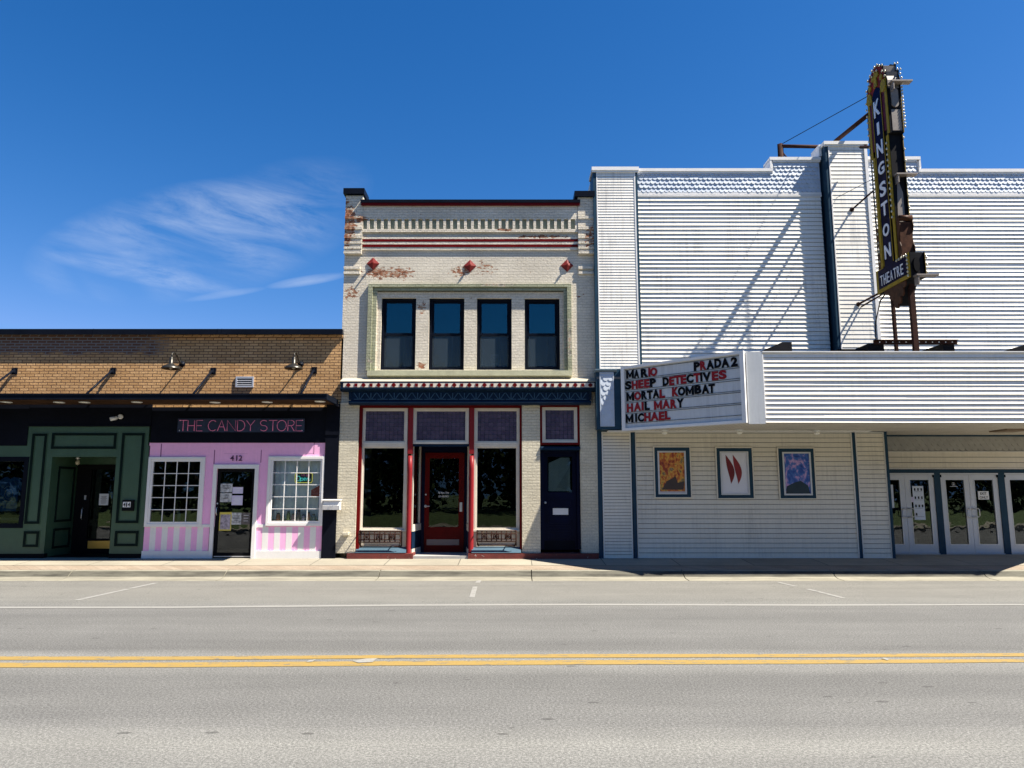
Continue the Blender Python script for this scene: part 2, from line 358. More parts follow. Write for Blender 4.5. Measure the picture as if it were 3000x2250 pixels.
    def build(s, name, mat, parent=None, kind=None, label=None):
        mats = mat if isinstance(mat, (list, tuple)) else [mat]
        org = ORG.get(parent.name, Vector()) if parent else Vector()
        if org.length > 0: bmesh.ops.translate(s.bm, verts=s.bm.verts, vec=-org)
        bmesh.ops.recalc_face_normals(s.bm, faces=s.bm.faces)
        me = bpy.data.meshes.new(name); s.bm.to_mesh(me); s.bm.free()
        for m_ in mats: me.materials.append(m_)
        o = bpy.data.objects.new(name, me); COL.objects.link(o)
        if parent: o.parent = parent; ORG[o.name] = org
        if kind: o['kind'] = kind
        if label: o['label'] = label
        return o
ORG = {}
def thing(name, label, cat, loc=(0, 0, 0), group=None):
    o = bpy.data.objects.new(name, None); COL.objects.link(o); o.location = loc; o.empty_display_size = .2
    ORG[o.name] = Vector(loc); o['label'] = label; o['category'] = cat
    if group: o['group'] = group
    return o
def tag(o, label, cat, group=None):
    o['label'] = label; o['category'] = cat
    if group: o['group'] = group
    return o
def copy_tree(o, loc=None, parent=None, label=None):
    c = o.copy(); COL.objects.link(c); c.parent = parent
    if loc is not None: c.location = loc
    if label: c['label'] = label
    for ch in [x for x in bpy.data.objects if x.parent == o]: copy_tree(ch, None, c)
    return c
def text_obj(s, name, mat, parent, o, u, v, w, h, off=0.0, depth=.004, label=None):
    """text fitted into the parallelogram o + u*[0..w] + v*[0..h]"""
    if s == 'M' and off > 0:
        g = MB(); o = Vector(o); u = Vector(u).normalized(); v = Vector(v).normalized(); n = u.cross(v); t = .27
        fn = lambda a, b, d: tuple(o + u * (a * w) + v * (b * h) + n * d)
        g.prism([(0, 0), (t, 0), (t, .62), (.5 - .06, .10), (.5 + .06, .10), (1 - t, .62), (1 - t, 0), (1, 0), (1, 1), (.80, 1), (.5, .46), (.20, 1), (0, 1)], 0, depth, fn)
        return g.build(name, mat, parent)
    cu = bpy.data.curves.new('t', 'FONT'); cu.body = s; cu.size = 1; cu.offset = off; cu.extrude = .5; cu.resolution_u = 4
    ob = bpy.data.objects.new('t', cu); COL.objects.link(ob); bpy.context.view_layer.update()
    me = bpy.data.meshes.new_from_object(ob.evaluated_get(bpy.context.evaluated_depsgraph_get()))
    bpy.data.objects.remove(ob); bpy.data.curves.remove(cu)
    xs = [p.co.x for p in me.vertices]; ys = [p.co.y for p in me.vertices]
    x0, x1, y0, y1 = min(xs), max(xs), min(ys), max(ys)
    o = Vector(o); u = Vector(u).normalized(); v = Vector(v).normalized(); n = u.cross(v)
    org = ORG.get(parent.name, Vector()) if parent else Vector()
    for p in me.vertices:
        c = p.co; p.co = o + u * ((c.x - x0) / (x1 - x0) * w) + v * ((c.y - y0) / (y1 - y0) * h) + n * (c.z * depth * 2) - org
    me.name = name; me.materials.clear(); me.materials.append(mat)
    for p in me.polygons: p.material_index = 0
    r = bpy.data.objects.new(name, me); COL.objects.link(r)
    if parent: r.parent = parent; ORG[r.name] = org
    if label: r['label'] = label
    return r
def siding(mb, x0, x1, z0, z1, Y, pitch, step, mi=0, jit=.15, seam=2.6, slot=0):
    """lapped boards facing -Y, each slanting outward to its lower edge"""
    n = max(1, round((z1 - z0) / pitch)); p = (z1 - z0) / n
    for k in range(n):
        zt = z1 - k * p; zb = zt - p
        st = [x0]; x = x0 + random.uniform(.3, 1) * seam
        while x < x1 - .4: st += [x, x + .001]; x += random.uniform(.7, 1.2) * seam
        st.append(x1)
        xs = []
        for a, b_ in zip(st[:-1], st[1:]):
            m_ = max(1, int((b_ - a) / .8)); xs += [a + (b_ - a) * i / m_ for i in range(m_)]
        xs.append(x1)
        s_ = step * random.uniform(1 - jit, 1 + jit); prev = None
        for x in xs:
            s_ += step * random.uniform(-jit, jit) * .5; s_ = min(max(s_, step * (1 - jit * 1.8)), step * (1 + jit * 1.8))
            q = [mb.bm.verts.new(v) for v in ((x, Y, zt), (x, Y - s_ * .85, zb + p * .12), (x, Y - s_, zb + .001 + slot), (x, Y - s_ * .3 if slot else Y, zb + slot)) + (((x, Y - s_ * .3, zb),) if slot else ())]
            if prev:
                for i in range(len(q) - 1):
                    f = mb.bm.faces.new((prev[i], prev[i + 1], q[i + 1], q[i])); f.material_index = (1 if i == 3 else mi)  # recess face takes the dark colour that paints the gap's shade
            prev = q
def scallops(mb, x0, x1, z0, z1, Y, w, rowh, out=.012, mi=0, clip=None):
    """rows of half-round shingle tabs; clip(x,z)->bool keeps a tab"""
    rows = int(round((z1 - z0) / rowh))
    for r in range(rows, -1, -1):
        zb = z0 + r * rowh
        n = int((x1 - x0) / w) + 1
        for i in range(-1, n + 1):
            cx = x0 + (i + (.5 if r % 2 else 0)) * w + w / 2
            if cx < x0 + .01 or cx > x1 - .01: continue
            if zb + rowh * .6 > z1 + .02 or (clip and not clip(cx, zb)): continue
            R_ = w / 2; l = max(cx - R_, x0); rr = min(cx + R_, x1); top = min(zb + rowh * 1.25, z1)
            o = out * random.uniform(.85, 1.2)
            pts = []
            for k in range(9):
                t = math.pi + math.pi * k / 8
                pts.append((min(max(cx + R_ * math.cos(t), l), rr), zb + R_ + R_ * math.sin(t)))
            def yy(z): return Y - .001 - o * max(0, min(1, (top - z) / (top - zb)))
            top_l = mb.bm.verts.new((l, Y - .001, top)); top_r = mb.bm.verts.new((rr, Y - .001, top))
            fr = [mb.bm.verts.new((x, yy(z), z)) for x, z in pts]; bk = [mb.bm.verts.new((x, Y + .002, z)) for x, z in pts]
            f = mb.bm.faces.new([top_l] + fr + [top_r]); f.material_index = mi
            for k in range(8):
                f = mb.bm.faces.new((fr[k], bk[k], bk[k + 1], fr[k + 1])); f.material_index = mi

# ------------------------------------------------------------------ setting: ground, road, kerb, sidewalk
ZS0, ZS1 = .14, .24          # sidewalk height at the kerb and at the facades
YK = -1.5; YG = -2.15        # back of kerb, edge of gutter pan
def zs(y): return ZS0 + (ZS1 - ZS0) * (y - YK) / (0 - YK)
def struct(name, mb, m): return mb.build(name, m, None, 'structure')
def asphalt():
    m, nt, N, L, b = base_nt('worn_asphalt')
    tc = N.new('ShaderNodeTexCoord'); O = tc.outputs['Object']; sp = N.new('ShaderNodeSeparateXYZ'); L.new(O, sp.inputs[0])
    agg = noise(N, L, O, 48, 3, .8); ag2 = noise(N, L, O, 110, 3, .8); med = noise(N, L, O, 1.3, 6, .6); lon = noise(N, L, mapped(N, L, .12, 1.6, 1), 1.6, 5, .6)
    band = ramp(N, L, mth(N, L, 'MULTIPLY_ADD', sp.outputs[1], .1, 1.4), [(0, (.5, .5, .5)), (.20, (.52, .52, .52)), (.27, (.68, .68, .66)), (.31, (.5, .5, .5)), (.45, (.42, .42, .42)), (.49, (.62, .62, .61)), (.54, (.62, .62, .61)), (.57, (.41, .41, .41)), (.68, (.5, .5, .5)), (.76, (.44, .44, .44)), (.85, (.48, .48, .48)), (.9, (.56, .56, .54)), (1, (.58, .57, .54))])
    v = mth(N, L, 'ADD', mth(N, L, 'MULTIPLY', agg, .55), mth(N, L, 'MULTIPLY', ag2, .45))
    c = ramp(N, L, v, [(.34, (.075, .074, .071)), (.5, (.222, .22, .21)), (.65, (.47, .467, .448))])
    c = mixc(N, L, 1.0, c, band, 'MULTIPLY')
    c = mixc(N, L, 1.0, c, ramp(N, L, med, [(.3, (.94, .94, .94)), (.7, (1.06, 1.06, 1.06))]), 'MULTIPLY')
    c = mixc(N, L, 1.0, c, ramp(N, L, lon, [(.3, (.9, .9, .9)), (.7, (1.1, 1.1, 1.09))]), 'MULTIPLY')
    vo = N.new('ShaderNodeTexVoronoi'); vo.inputs['Scale'].default_value = 1; L.new(mapped(N, L, 3.0, 6.5, 1), vo.inputs['Vector'])
    sx = N.new('ShaderNodeSeparateColor'); L.new(vo.outputs['Color'], sx.inputs[0])
    k = mth(N, L, 'LESS_THAN', vo.outputs['Distance'], mth(N, L, 'MULTIPLY', mth(N, L, 'GREATER_THAN', sx.outputs[0], .7), mth(N, L, 'MULTIPLY', sx.outputs[1], .17)))
    c = mixc(N, L, mth(N, L, 'MULTIPLY', k, .6), c, (.035, .034, .032))
    st = ramp(N, L, noise(N, L, mapped(N, L, .7, 2.2, 1), .9, 5, .7), [(.68, (0, 0, 0)), (.76, (1, 1, 1))])
    c = mixc(N, L, mth(N, L, 'MULTIPLY', st, .25), c, (.1, .07, .05))
    L.new(c, b.inputs['Base Color']); setp(b, rough=.9, spec=.3)
    bumpn(N, L, v, .6, .006, b); return m
def concrete(name, col, joint=None, stain=.3, bscale=120):
    m, nt, N, L, b = base_nt(name); tc = N.new('ShaderNodeTexCoord'); O = tc.outputs['Object']
    sp = N.new('ShaderNodeSeparateXYZ'); L.new(O, sp.inputs[0])
    n1 = noise(N, L, O, .9, 6, .65); n2 = noise(N, L, O, bscale, 3, .7); n3 = noise(N, L, mapped(N, L, .8, 5, 5), 1.5, 6, .65)
    c = ramp(N, L, n1, [(.3, tuple(x * .86 for x in col)), (.7, tuple(x * 1.1 for x in col))])
    c = mixc(N, L, 1.0, c, ramp(N, L, n2, [(.3, (.82, .82, .82)), (.7, (1.14, 1.14, 1.14))]), 'MULTIPLY')
    if stain: c = mixc(N, L, mth(N, L, 'MULTIPLY', ramp(N, L, n3, [(.42, (0, 0, 0)), (.62, (1, 1, 1))]), stain), c, tuple(x * .32 for x in col))
    if joint:
        fx = mth(N, L, 'FRACT', mth(N, L, 'DIVIDE', mth(N, L, 'ADD', sp.outputs[0], joint[1]), joint[0]))
        k = mth(N, L, 'LESS_THAN', mth(N, L, 'ABSOLUTE', mth(N, L, 'SUBTRACT', fx, .5)), .0055)
        sl_ = mth(N, L, 'FLOOR', mth(N, L, 'DIVIDE', mth(N, L, 'ADD', sp.outputs[0], joint[1] + joint[0] / 2), joint[0]))
        wn = N.new('ShaderNodeTexWhiteNoise'); wn.noise_dimensions = '1D'; L.new(sl_, wn.inputs['W'])
        c = mixc(N, L, 1.0, c, ramp(N, L, wn.outputs['Value'], [(0, (.9, .9, .9)), (1, (1.06, 1.05, 1.03))]), 'MULTIPLY')
        c = mixc(N, L, mth(N, L, 'MULTIPLY', k, .95), c, tuple(x * .25 for x in col))
    L.new(c, b.inputs['Base Color']); setp(b, rough=.9, spec=.3); bumpn(N, L, n2, .3, .004, b); return m
M['asphalt'] = asphalt()
M['walk'] = concrete('pale_concrete_slabs', (.285, .26, .205), (1.52, .35), .15)
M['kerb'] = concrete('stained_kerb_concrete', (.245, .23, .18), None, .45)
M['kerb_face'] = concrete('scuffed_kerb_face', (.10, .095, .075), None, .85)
M['paver'] = brickmat('faded_clay_pavers', (.245, .195, .145), (.285, .235, .18), (.17, .14, .11), .2, .1, .006, .3)
def grassmat():
    m, nt, N, L, b = base_nt('lawn_grass'); O = mapped(N, L)
    c = ramp(N, L, noise(N, L, O, 3, 8, .7), [(.3, (.03, .055, .012)), (.7, (.08, .12, .03))]); L.new(c, b.inputs['Base Color']); setp(b, rough=1); return m
g = MB(); g.quad([(-600, -600, -.06), (600, -600, -.06), (600, 600, -.06), (-600, 600, -.06)]); struct('ground', g, grassmat())
g = MB()
for i in range(60):
    a = -45 + 1.5 * i
    g.quad([(a, -15.6, 0), (a + 1.5, -15.6, 0), (a + 1.5, YG, 0), (a, YG, 0)])
struct('road', g, M['asphalt'])
# kerb with gutter pan, cast in lengths with open joints
prof = [(YG, .001), (YG + .28, .012), (YG + .40, .035), (YG + .47, .09), (YG + .54, .128), (YK, .14)]
jx = [gnd(p, 1685, .05).x for p in (211, 664, 1113, 1557, 2000, 2438, 2876)]
L0 = (jx[-1] - jx[0]) / 6; joints = [jx[0] - L0 * k for k in range(9, 0, -1)] + jx + [jx[-1] + L0 * k for k in range(1, 9)]
g = MB()
for a, b_ in zip(joints[:-1], joints[1:]):
    a += .009; b_ -= .009
    nx = 6
    for i in range(nx):
        xa = a + (b_ - a) * i / nx; xb = a + (b_ - a) * (i + 1) / nx
        for j in range(len(prof) - 1):
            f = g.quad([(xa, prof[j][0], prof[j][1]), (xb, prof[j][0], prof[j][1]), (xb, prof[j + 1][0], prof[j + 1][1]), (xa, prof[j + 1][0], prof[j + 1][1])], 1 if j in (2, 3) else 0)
            f.smooth = True
bmesh.ops.remove_doubles(g.bm, verts=g.bm.verts, dist=.0005)
for a, b_ in zip(joints[:-1], joints[1:]):
    a += .009; b_ -= .009
    g.quad([(a, YG, -.02)] + [(a, y, z) for y, z in prof] + [(a, YK, -.02)]); g.quad([(b_, YG, -.02)] + [(b_, y, z) for y, z in prof] + [(b_, YK, -.02)])
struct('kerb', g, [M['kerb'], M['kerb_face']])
g = MB(); g.quad([(-45, YG, -.022), (45, YG, -.022), (45, YK, -.022), (-45, YK, -.022)]); struct('kerb_bed', g, M['black'])
YP = YK + .52
g = MB(); g.quad([(-45, YK + .004, ZS0 + .001), (45, YK + .004, ZS0 + .001), (45, YP - .006, zs(YP)), (-45, YP - .006, zs(YP))]); struct('paver_strip', g, M['paver'])
g = MB(); g.box(-45, 45, YP - .006, YP + .008, 0, zs(YP) - .012); struct('paver_joint', g, M['black'])
g = MB(); g.quad([(-45, YP + .008, zs(YP) + .003), (45, YP + .008, zs(YP) + .003), (45, 0, ZS1), (-45, 0, ZS1)])
g.quad([(-45, 0, ZS1), (45, 0, ZS1), (45, 1.6, ZS1 + .012), (-45, 1.6, ZS1 + .012)]); struct('sidewalk', g, M['walk'])
# opposite side of the street (seen only in the glass)
g = MB(); g.box(-45, 45, -18.2, -15.6, -.05, .14); struct('far_sidewalk', g, M['walk'])
g = MB(); g.quad([(-45, -18.2, .10), (45, -18.2, .10), (45, -24, .55), (-45, -24, .55)]); g.quad([(-45, -24, .55), (45, -24, .55), (45, -60, .9), (-45, -60, .9)]); struct('lawn', g, MATS.get('lawn') or bpy.data.materials['lawn_grass'])
# lane markings
def marking(name, quads, col, chip, z=.004):
    m, nt, N, L, b = base_nt(name + '_paint'); O = mapped(N, L)
    k = ramp(N, L, noise(N, L, mapped(N, L, 1, 3, 1), 5, 9, .75), [(chip, (0, 0, 0)), (chip + .02, (1, 1, 1))])
    c = ramp(N, L, noise(N, L, O, 60, 5, .7), [(.3, tuple(x * .8 for x in col)), (.65, col)])
    c = mixc(N, L, k, c, (.105, .10, .09)); L.new(c, b.inputs['Base Color']); setp(b, rough=.75)
    bumpn(N, L, noise(N, L, O, 90, 3, .8), .5, .004, b)
    g = MB()
    for q in quads:
        g.quad([(p.x, p.y, z) for p in q])
    struct(name, g, m)
def strip(pts_top, pts_bot):
    T = [gnd(*p) for p in pts_top]; B = [gnd(*p) for p in pts_bot]
    T = [T[0] + (T[0] - T[1]) * 1.0] + T + [T[-1] + (T[-1] - T[-2]) * 1.0]; B = [B[0] + (B[0] - B[1]) * 1.0] + B + [B[-1] + (B[-1] - B[-2]) * 1.0]
    return [(B[i], B[i + 1], T[i + 1], T[i]) for i in range(len(T) - 1)]
marking('yellow_centre_line', strip([(0, 1924), (500, 1924.5), (1200, 1919.5), (1700, 1917), (2400, 1917), (3000, 1914.5)], [(0, 1934.5), (500, 1934.5), (1200, 1929), (1700, 1927.5), (2400, 1926.5), (3000, 1924)])
        + strip([(0, 1942.5), (500, 1942), (1200, 1937.5), (1700, 1935), (2400, 1934), (3000, 1932)], [(0, 1956.5), (500, 1956), (1200, 1950.5), (1700, 1948), (2400, 1945.5), (3000, 1941)]), (.275, .182, .045), .57)
marking('white_edge_line', strip([(0, 1778), (500, 1777.5), (1200, 1771), (1700, 1769.5), (2400, 1771), (3000, 1770)], [(0, 1782.5), (500, 1782), (1200, 1775.5), (1700, 1774), (2400, 1775.5), (3000, 1773.5)]), (.235, .232, .215), .60)
def bay(a, b_, w):
    a, b_ = gnd(*a), gnd(*b_); n = Vector((-(b_ - a).y, (b_ - a).x, 0)).normalized() * w / 2
    return (a - n, b_ - n, b_ + n, a + n)
marking('parking_bay_marking', [bay((224, 1759), (375, 1726), .10), bay((375, 1726), (384, 1724), .03), bay((384, 1724), (458, 1708), .10),
        bay((1382.5, 1751), (1392, 1719), .085), bay((1399, 1708), (1404, 1700.5), .085), bay((2280, 1706), (2330, 1718), .08), bay((2366, 1726), (2472, 1752.5), .09)], (.24, .236, .22), .56)

marking('white_paint_patch', [[gnd(*q) for q in ((1033, 1939), (1050, 1944), (1092, 1942), (1105, 1931), (1070, 1932))], [gnd(*q) for q in ((897, 1942), (915, 1941), (926, 1934), (905, 1937))], [gnd(*q) for q in ((2583, 1931), (2600, 1937), (2606, 1933), (2590, 1929))]], (.25, .245, .225), .6, .009)
# ------------------------------------------------------------------ brick shop building on the left (green shop + candy shop)
XL = -14.0; XR1 = Xf(1004, 1060)
zt = Zf(975); zb = Zf(1190)
bld = thing('brick_shop_building', 'long single storey tan brick shop building with green and pink storefronts', 'building', (-7, 0, .24))
tan = brickmat('tan_brick_wall', (.48, .275, .115), (.62, .38, .175), (.10, .055, .035), .205, .0645, .008, .7,
               dark=(Zf(1040) - .24 - 0, Xf(470, 1010) + 7, (.11, .05, .03), (.16, .085, .05), (.20, .19, .175)))
g = MB(); g.box(XL, XR1, 0, .3, zb, zt); g.build('brick_wall', tan, bld)
g = MB(); g.box(XL, XR1 - .01, -.03, -.001, Zf(990, -.03), Zf(984.5, -.03)); g.box(XL, XR1 - .01, -.055, -.001, Zf(984, -.05), Zf(977, -.05)); g.build('corbel_course', tan, bld)
g = MB(); zc0, zc1 = Zf(978, -.13), Zf(963.5, -.13); g.box(XL, XR1 - .005, -.13, .38, zc0, zc1); g.box(XL, XR1 - .005, -.138, -.131, zc0 - .012, zc0 + .012)
for p in (638, 650, 274): g.box(Xf(p, 970, -.13) - .006, Xf(p, 970, -.13) + .006, -.134, -.129, zc0, zc1 + .004)
g.build('parapet_cap', M['black_metal'], bld)
g = MB(); g.box(XL, XR1, .3, 9.5, zt - .45, zt - .3); g.build('roof', M['roof'], bld)
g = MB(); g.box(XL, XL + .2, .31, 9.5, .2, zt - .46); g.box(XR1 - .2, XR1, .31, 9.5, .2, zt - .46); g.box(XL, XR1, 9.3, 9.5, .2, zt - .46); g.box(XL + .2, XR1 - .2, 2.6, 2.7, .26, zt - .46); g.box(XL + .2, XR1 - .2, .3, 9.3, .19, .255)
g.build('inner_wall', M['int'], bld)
xg = Xf(444, 1250)   # green / candy boundary
# green shop front
xw0, xw1, zw0, zw1 = RC(-260, 78, 1338.5, 1547)
xa0, xa1, za0, za1 = RC(141.5, 331, 1338.5, 1634); za0 = ZS1
gs = MB(); zgt = Zf(1250); zgl = Zf(1306); xst = Xf(83, 1280)
gs.grid(XL, Xf(432, 1440), Zf(1622), zgl, -.02, .12, [(xw0, xw1, zw0, zw1), (xa0, xa1, -1, za1)])
gs.box(xst, Xf(437, 1280), -.021, .12, zgl, zgt)
gs.build('green_storefront', M['green_shop'], bld)
g = MB(); g.box(XL, xa0, -.01, .12, ZS1 - .02, Zf(1622.5)); g.box(xa1, Xf(421, 1630), -.01, .12, ZS1 - .02, Zf(1622.5)); g.build('plinth', M['black'], bld)
g = MB(); zbb = Zf(1178); g.box(XL, xst, -.04, .12, zgl + .002, zbb); g.box(xst, Xf(447, 1220), -.045, .12, zgt + .002, zbb); g.box(xst, Xf(447, 1220), -.07, -.046, zgt + .002, zgt + .03); g.build('sign_band', M['black_panel'], bld)
def moulding(rc, w, name='panel_moulding', Y=-.021):
    a, b_, c, d = rc
    g = MB(); g.ring(a, b_, c, d, w, Y - .018, Y, 0); g.ring(a + w, b_ - w, c + w, d - w, .012, Y - .007, Y, 1); g.ring(a - .012, b_ + .012, c - .012, d + .012, .0118, Y - .01, Y, 1)
    g.build(name, [M['dark_green'], M['green_shop']], bld)
for r in ((86, 129.5, 1270.5, 1534.8), (154, 343, 1269, 1315.4), (351, 417, 1269, 1532.5), (71, 116, 1556, 1602.4), (338, 407, 1555, 1600), (-330, -290, 1300, 1534)):
    moulding(RC(*r), .055)
g = MB(); g.ring(xw0, xw1, zw0, zw1, .10, -.03, .06)
wf = g.build('display_window_frame', M['black_metal'], bld)
g = MB(); g.box(xw0 + .09, xw1 - .09, .03, .036, zw0 + .09, zw1 - .09); g.build('pane', M['glass'], wf)
# recessed entrance
g = MB(); yd = 1.0
g.box(xa0 - .05, xa0, .121, yd, ZS1, za1 + .3); g.box(xa1, xa1 + .05, .121, yd, ZS1, za1 + .3); g.box(xa0 - .05, xa1 + .05, .121, yd + .1, za1 + .02, za1 + .08)
zdt = Zf(1361, yd)
g.box(xa0, xa1, yd, yd + .05, zdt, za1 + .02); g.build('entrance_recess', M['green_shop'], bld)
g = MB()
def sidepan(y0, y1, z0, z1, w=.05):
    x = xa0 + .001
    g.box(x, x + .015, y0, y0 + w, z0, z1); g.box(x, x + .015, y1 - w, y1, z0, z1); g.box(x, x + .015, y0 + w, y1 - w, z0, z0 + w); g.box(x, x + .015, y0 + w, y1 - w, z1 - w, z1)
sidepan(.25, .88, 1.0, za1 - .2); sidepan(.25, .88, .42, .86); g.build('recess_moulding', M['dark_green'], bld)
xd0, xd1 = Xf(206, 1480, yd), xa1
dx0, dx1, dz0, dz1 = RC(262, 334, 1376, 1578, yd)
g = MB(); g.grid(xa0, xd0 + .08, ZS1, zdt, yd - .001, yd + .05, [(xa0 + .12, xd0 - .05, .5, zdt - .15)]); g.build('side_light', M['black'], bld)
dr = MB(); dr.grid(xd0 + .081, xd1, ZS1 + .012, zdt - .002, yd - .02, yd + .04, [(dx0, dx1 - .04, dz0, dz1)]); door = dr.build('shop_door', M['black'], bld)
g = MB(); g.box(dx0, dx1 - .04, yd + .005, yd + .011, dz0, dz1); g.build('pane', M['glass_door'], door)
a, b_, c, d = RC(257, 321, 1584.5, 1607, yd - .02); g = MB(); g.box(a, xd1 - .05, yd - .026, yd - .021, c, d); g.build('kick_plate', M['brass'], door)
hp = P3(243, 1505, yd - .02); g = MB(); g.tube([hp + Vector((0, -.02, .13)), hp + Vector((0, -.06, .1)), hp + Vector((0, -.06, -.1)), hp + Vector((0, -.02, -.13))], .011); g.build('handle', M['silver'], door)
g = MB(); g.box(xa0, xa1, .12, yd, ZS1 + .013, ZS1 + .02); g.build('door_step', M['black'], bld)

def notice(name, rc, Y, label, cat, mat=None, lines=0, grp=None, lm=None, head=None):
    a, b_, c, d = rc; g = MB(); g.box(a, b_, Y - .003, Y, c, d)
    n = lines
    for i in range(n):
        z = d - (d - c) * (.22 + .7 * i / n); w = (b_ - a) * random.uniform(.45, .8); m_ = (a + b_) / 2
        g.box(m_ - w / 2, m_ + w / 2, Y - .0045, Y - .0032, z - .006, z + .002, 1)
    return tag(g.build(name, [mat or M['paper'], lm or M['dark_steel']]), label, cat, grp)
a, b_, c, d = RC(288.5, 316, 1446.5, 1480, yd - .03)
notice('door_notice', (a, b_, c, d), yd - .001 + .0, 'white printed notice on the glass of the green shop door', 'notice', lines=7)
g = MB(); a, b_, c, d = RC(247, 252.5, 1451, 1464, yd - .02); g.box(a, b_, yd - .028, yd - .021, c, d); tag(g.build('door_sticker', M['silver']), 'narrow vertical silver label on black frame beside green shop door', 'sticker')
# ceiling lamp in recess
p = P3(228, 1347, .6); g = MB(); g.lathe([(.05, 0), (.05, -.03), (.02, -.04), (.02, -.06)], (p.x, .6, za1 + .02), 14); lf = thing('recess_lamp', 'small cage lamp under ceiling of green shop doorway', 'lamp', (p.x, .6, za1)); g.build('lamp_base', M['silver'], lf)
g = MB(); g.lathe([(.015, -.06), (.045, -.09), (.05, -.13), (.03, -.17), (.002, -.18)], (p.x, .6, za1 + .02), 14); g.build('bulb', M['bulb'], lf)
# T-shirt on display
def tshirt(cx, zc, Y, s):
    t = thing('display_tshirt', 'blue T-shirt with white round leaf print hanging in green shop window', 't-shirt', (cx, Y, zc - .4))
    ol = [(-.16, .33), (-.07, .36), (0, .31), (.07, .36), (.16, .33), (.29, .20), (.24, .06), (.19, .12), (.19, -.36), (-.19, -.36), (-.19, .12), (-.24, .06), (-.29, .20)]
    g = MB(); g.xz([(cx + x * s, zc + z * s) for x, z in ol], Y - .05, Y + .05)
    g.build('shirt_body', M['shirt'], t)
    g = MB(); Yf = Y - .052
    g.tube([(cx + .085 * s * math.cos(a_), Yf, zc + .105 * s * math.sin(a_)) for a_ in [2 * math.pi * i / 28 for i in range(29)]], .006, 5)
    for k in range(7):
        an = rad(90 + (k - 3) * 33); l = .08 * s * (1 - abs(k - 3) * .12); dx, dz = math.cos(an), math.sin(an); px, pz = -dz, dx
        g.quad([(cx, Yf - .002, zc - .015), (cx + dx * l * .5 + px * l * .13, Yf - .002, zc - .015 + dz * l * .5 + pz * l * .13), (cx + dx * l, Yf - .002, zc - .015 + dz * l), (cx + dx * l * .5 - px * l * .13, Yf - .002, zc - .015 + dz * l * .5 - pz * l * .13)])
    for sgn, r0 in ((1, .15), (-1, .15)):
        for k in range(9):
            an = rad(90 * sgn + (k - 4) * 11); x = cx + r0 * s * .95 * math.cos(an); z = zc + r0 * s * 1.05 * math.sin(an); g.box(x - .008, x + .006, Yf - .003, Yf, z - .009, z + .009)
    g.build('leaf_print', M['paper'], t)
pt = P3(27, 1447, .12); tshirt(pt.x, pt.z, .16, 1.05)
a, b_, c, d = RC(-60, 52, 1517, 1528, .12); g = MB(); g.tube([(a - .6, .2, (c + d) / 2), (b_, .2, (c + d) / 2)], .045, 14); tag(g.build('rolled_banner', paint('tan_rolled_cloth', (.45, .36, .2), .8)), 'tan roll lying along the sill inside green shop window', 'roll')

# canopy across both shops
YC = -1.1
cz0, cz1 = Zf(1170, YC), Zf(1153.5, YC); xcr = Xf(957.5, 1160, YC)
can = thing('canopy', 'flat black metal canopy hung over the green and pink storefronts', 'canopy', (-7, 0, cz0))
g = MB(); g.box(XL, xcr, YC, YC + .06, cz0, cz1); g.box(xcr - .06, xcr, YC + .06, -.075, cz0, cz1); g.box(XL, xcr, YC - .012, YC - .001, cz1 - .03, cz1 + .006); g.build('fascia', M['black_metal'], can)
g = MB(); g.box(XL, xcr - .061, YC + .061, -.075, cz0 + .012, cz1 - .03); g.build('soffit_board', M['wood'], can)
for i, (px, py) in enumerate([(44, 1087), (332, 1087), (625, 1087), (921, 1085), (-250, 1087)]):
    p = P3(px, py); s_ = .5 if i == 3 else 0
    g = MB(); g.tube([(p.x, -.06, p.z), (p.x, -1.0, cz1 - .01)], .024, 10); g.box(p.x - .03, p.x + .03, -1.06, -.94, cz1 - .03, cz1 + .012); rd = g.build('tie_rod', M['black_metal'], can)
    g = MB(); g.box(p.x - .06, p.x + .06, -.012, -.001, p.z - .075, p.z + .075); g.box(p.x - .02, p.x + .02, -.09, -.012, p.z - .04, p.z + .04)
    for sx in (-.035, .035):
        for sz in (-.055, .055): g.lathe([(.009, -.02), (.009, -.012)], (p.x + sx, 0, p.z + sz), 8, axis='Y')
    g.build('wall_bracket', M['black_metal'], rd)
lblc = ['leftmost recessed canopy light, above the green shop window', 'recessed canopy light above the green shop tall left panel', 'recessed canopy light above the green shop doorway', 'recessed canopy light above the security camera', 'recessed canopy light above the start of pink neon sign', 'recessed canopy light above the end of pink neon sign', 'rightmost recessed canopy light, by the black corner post']
for i, (px, py) in enumerate([(19, 1179), (173, 1179.6), (248, 1179.6), (401, 1179), (630, 1180), (783, 1179), (937.6, 1177)]):
    q = gnd(px, py, cz0 + .0)
    t = thing('canopy_light', lblc[i], 'downlight', (q.x, q.y, cz0), 'recessed lights in the black canopy')
    g = MB(); g.lathe([(.115, .0), (.115, -.012), (.095, -.012), (.095, -.004)], (q.x, q.y, cz0 + .0115), 24); g.build('ring', M['cam_white'], t)
    g = MB(); g.lathe([(.094, -.005), (.05, -.012), (.001, -.014)], (q.x, q.y, cz0 + .0115), 24); g.build('lens', M['lens'], t)
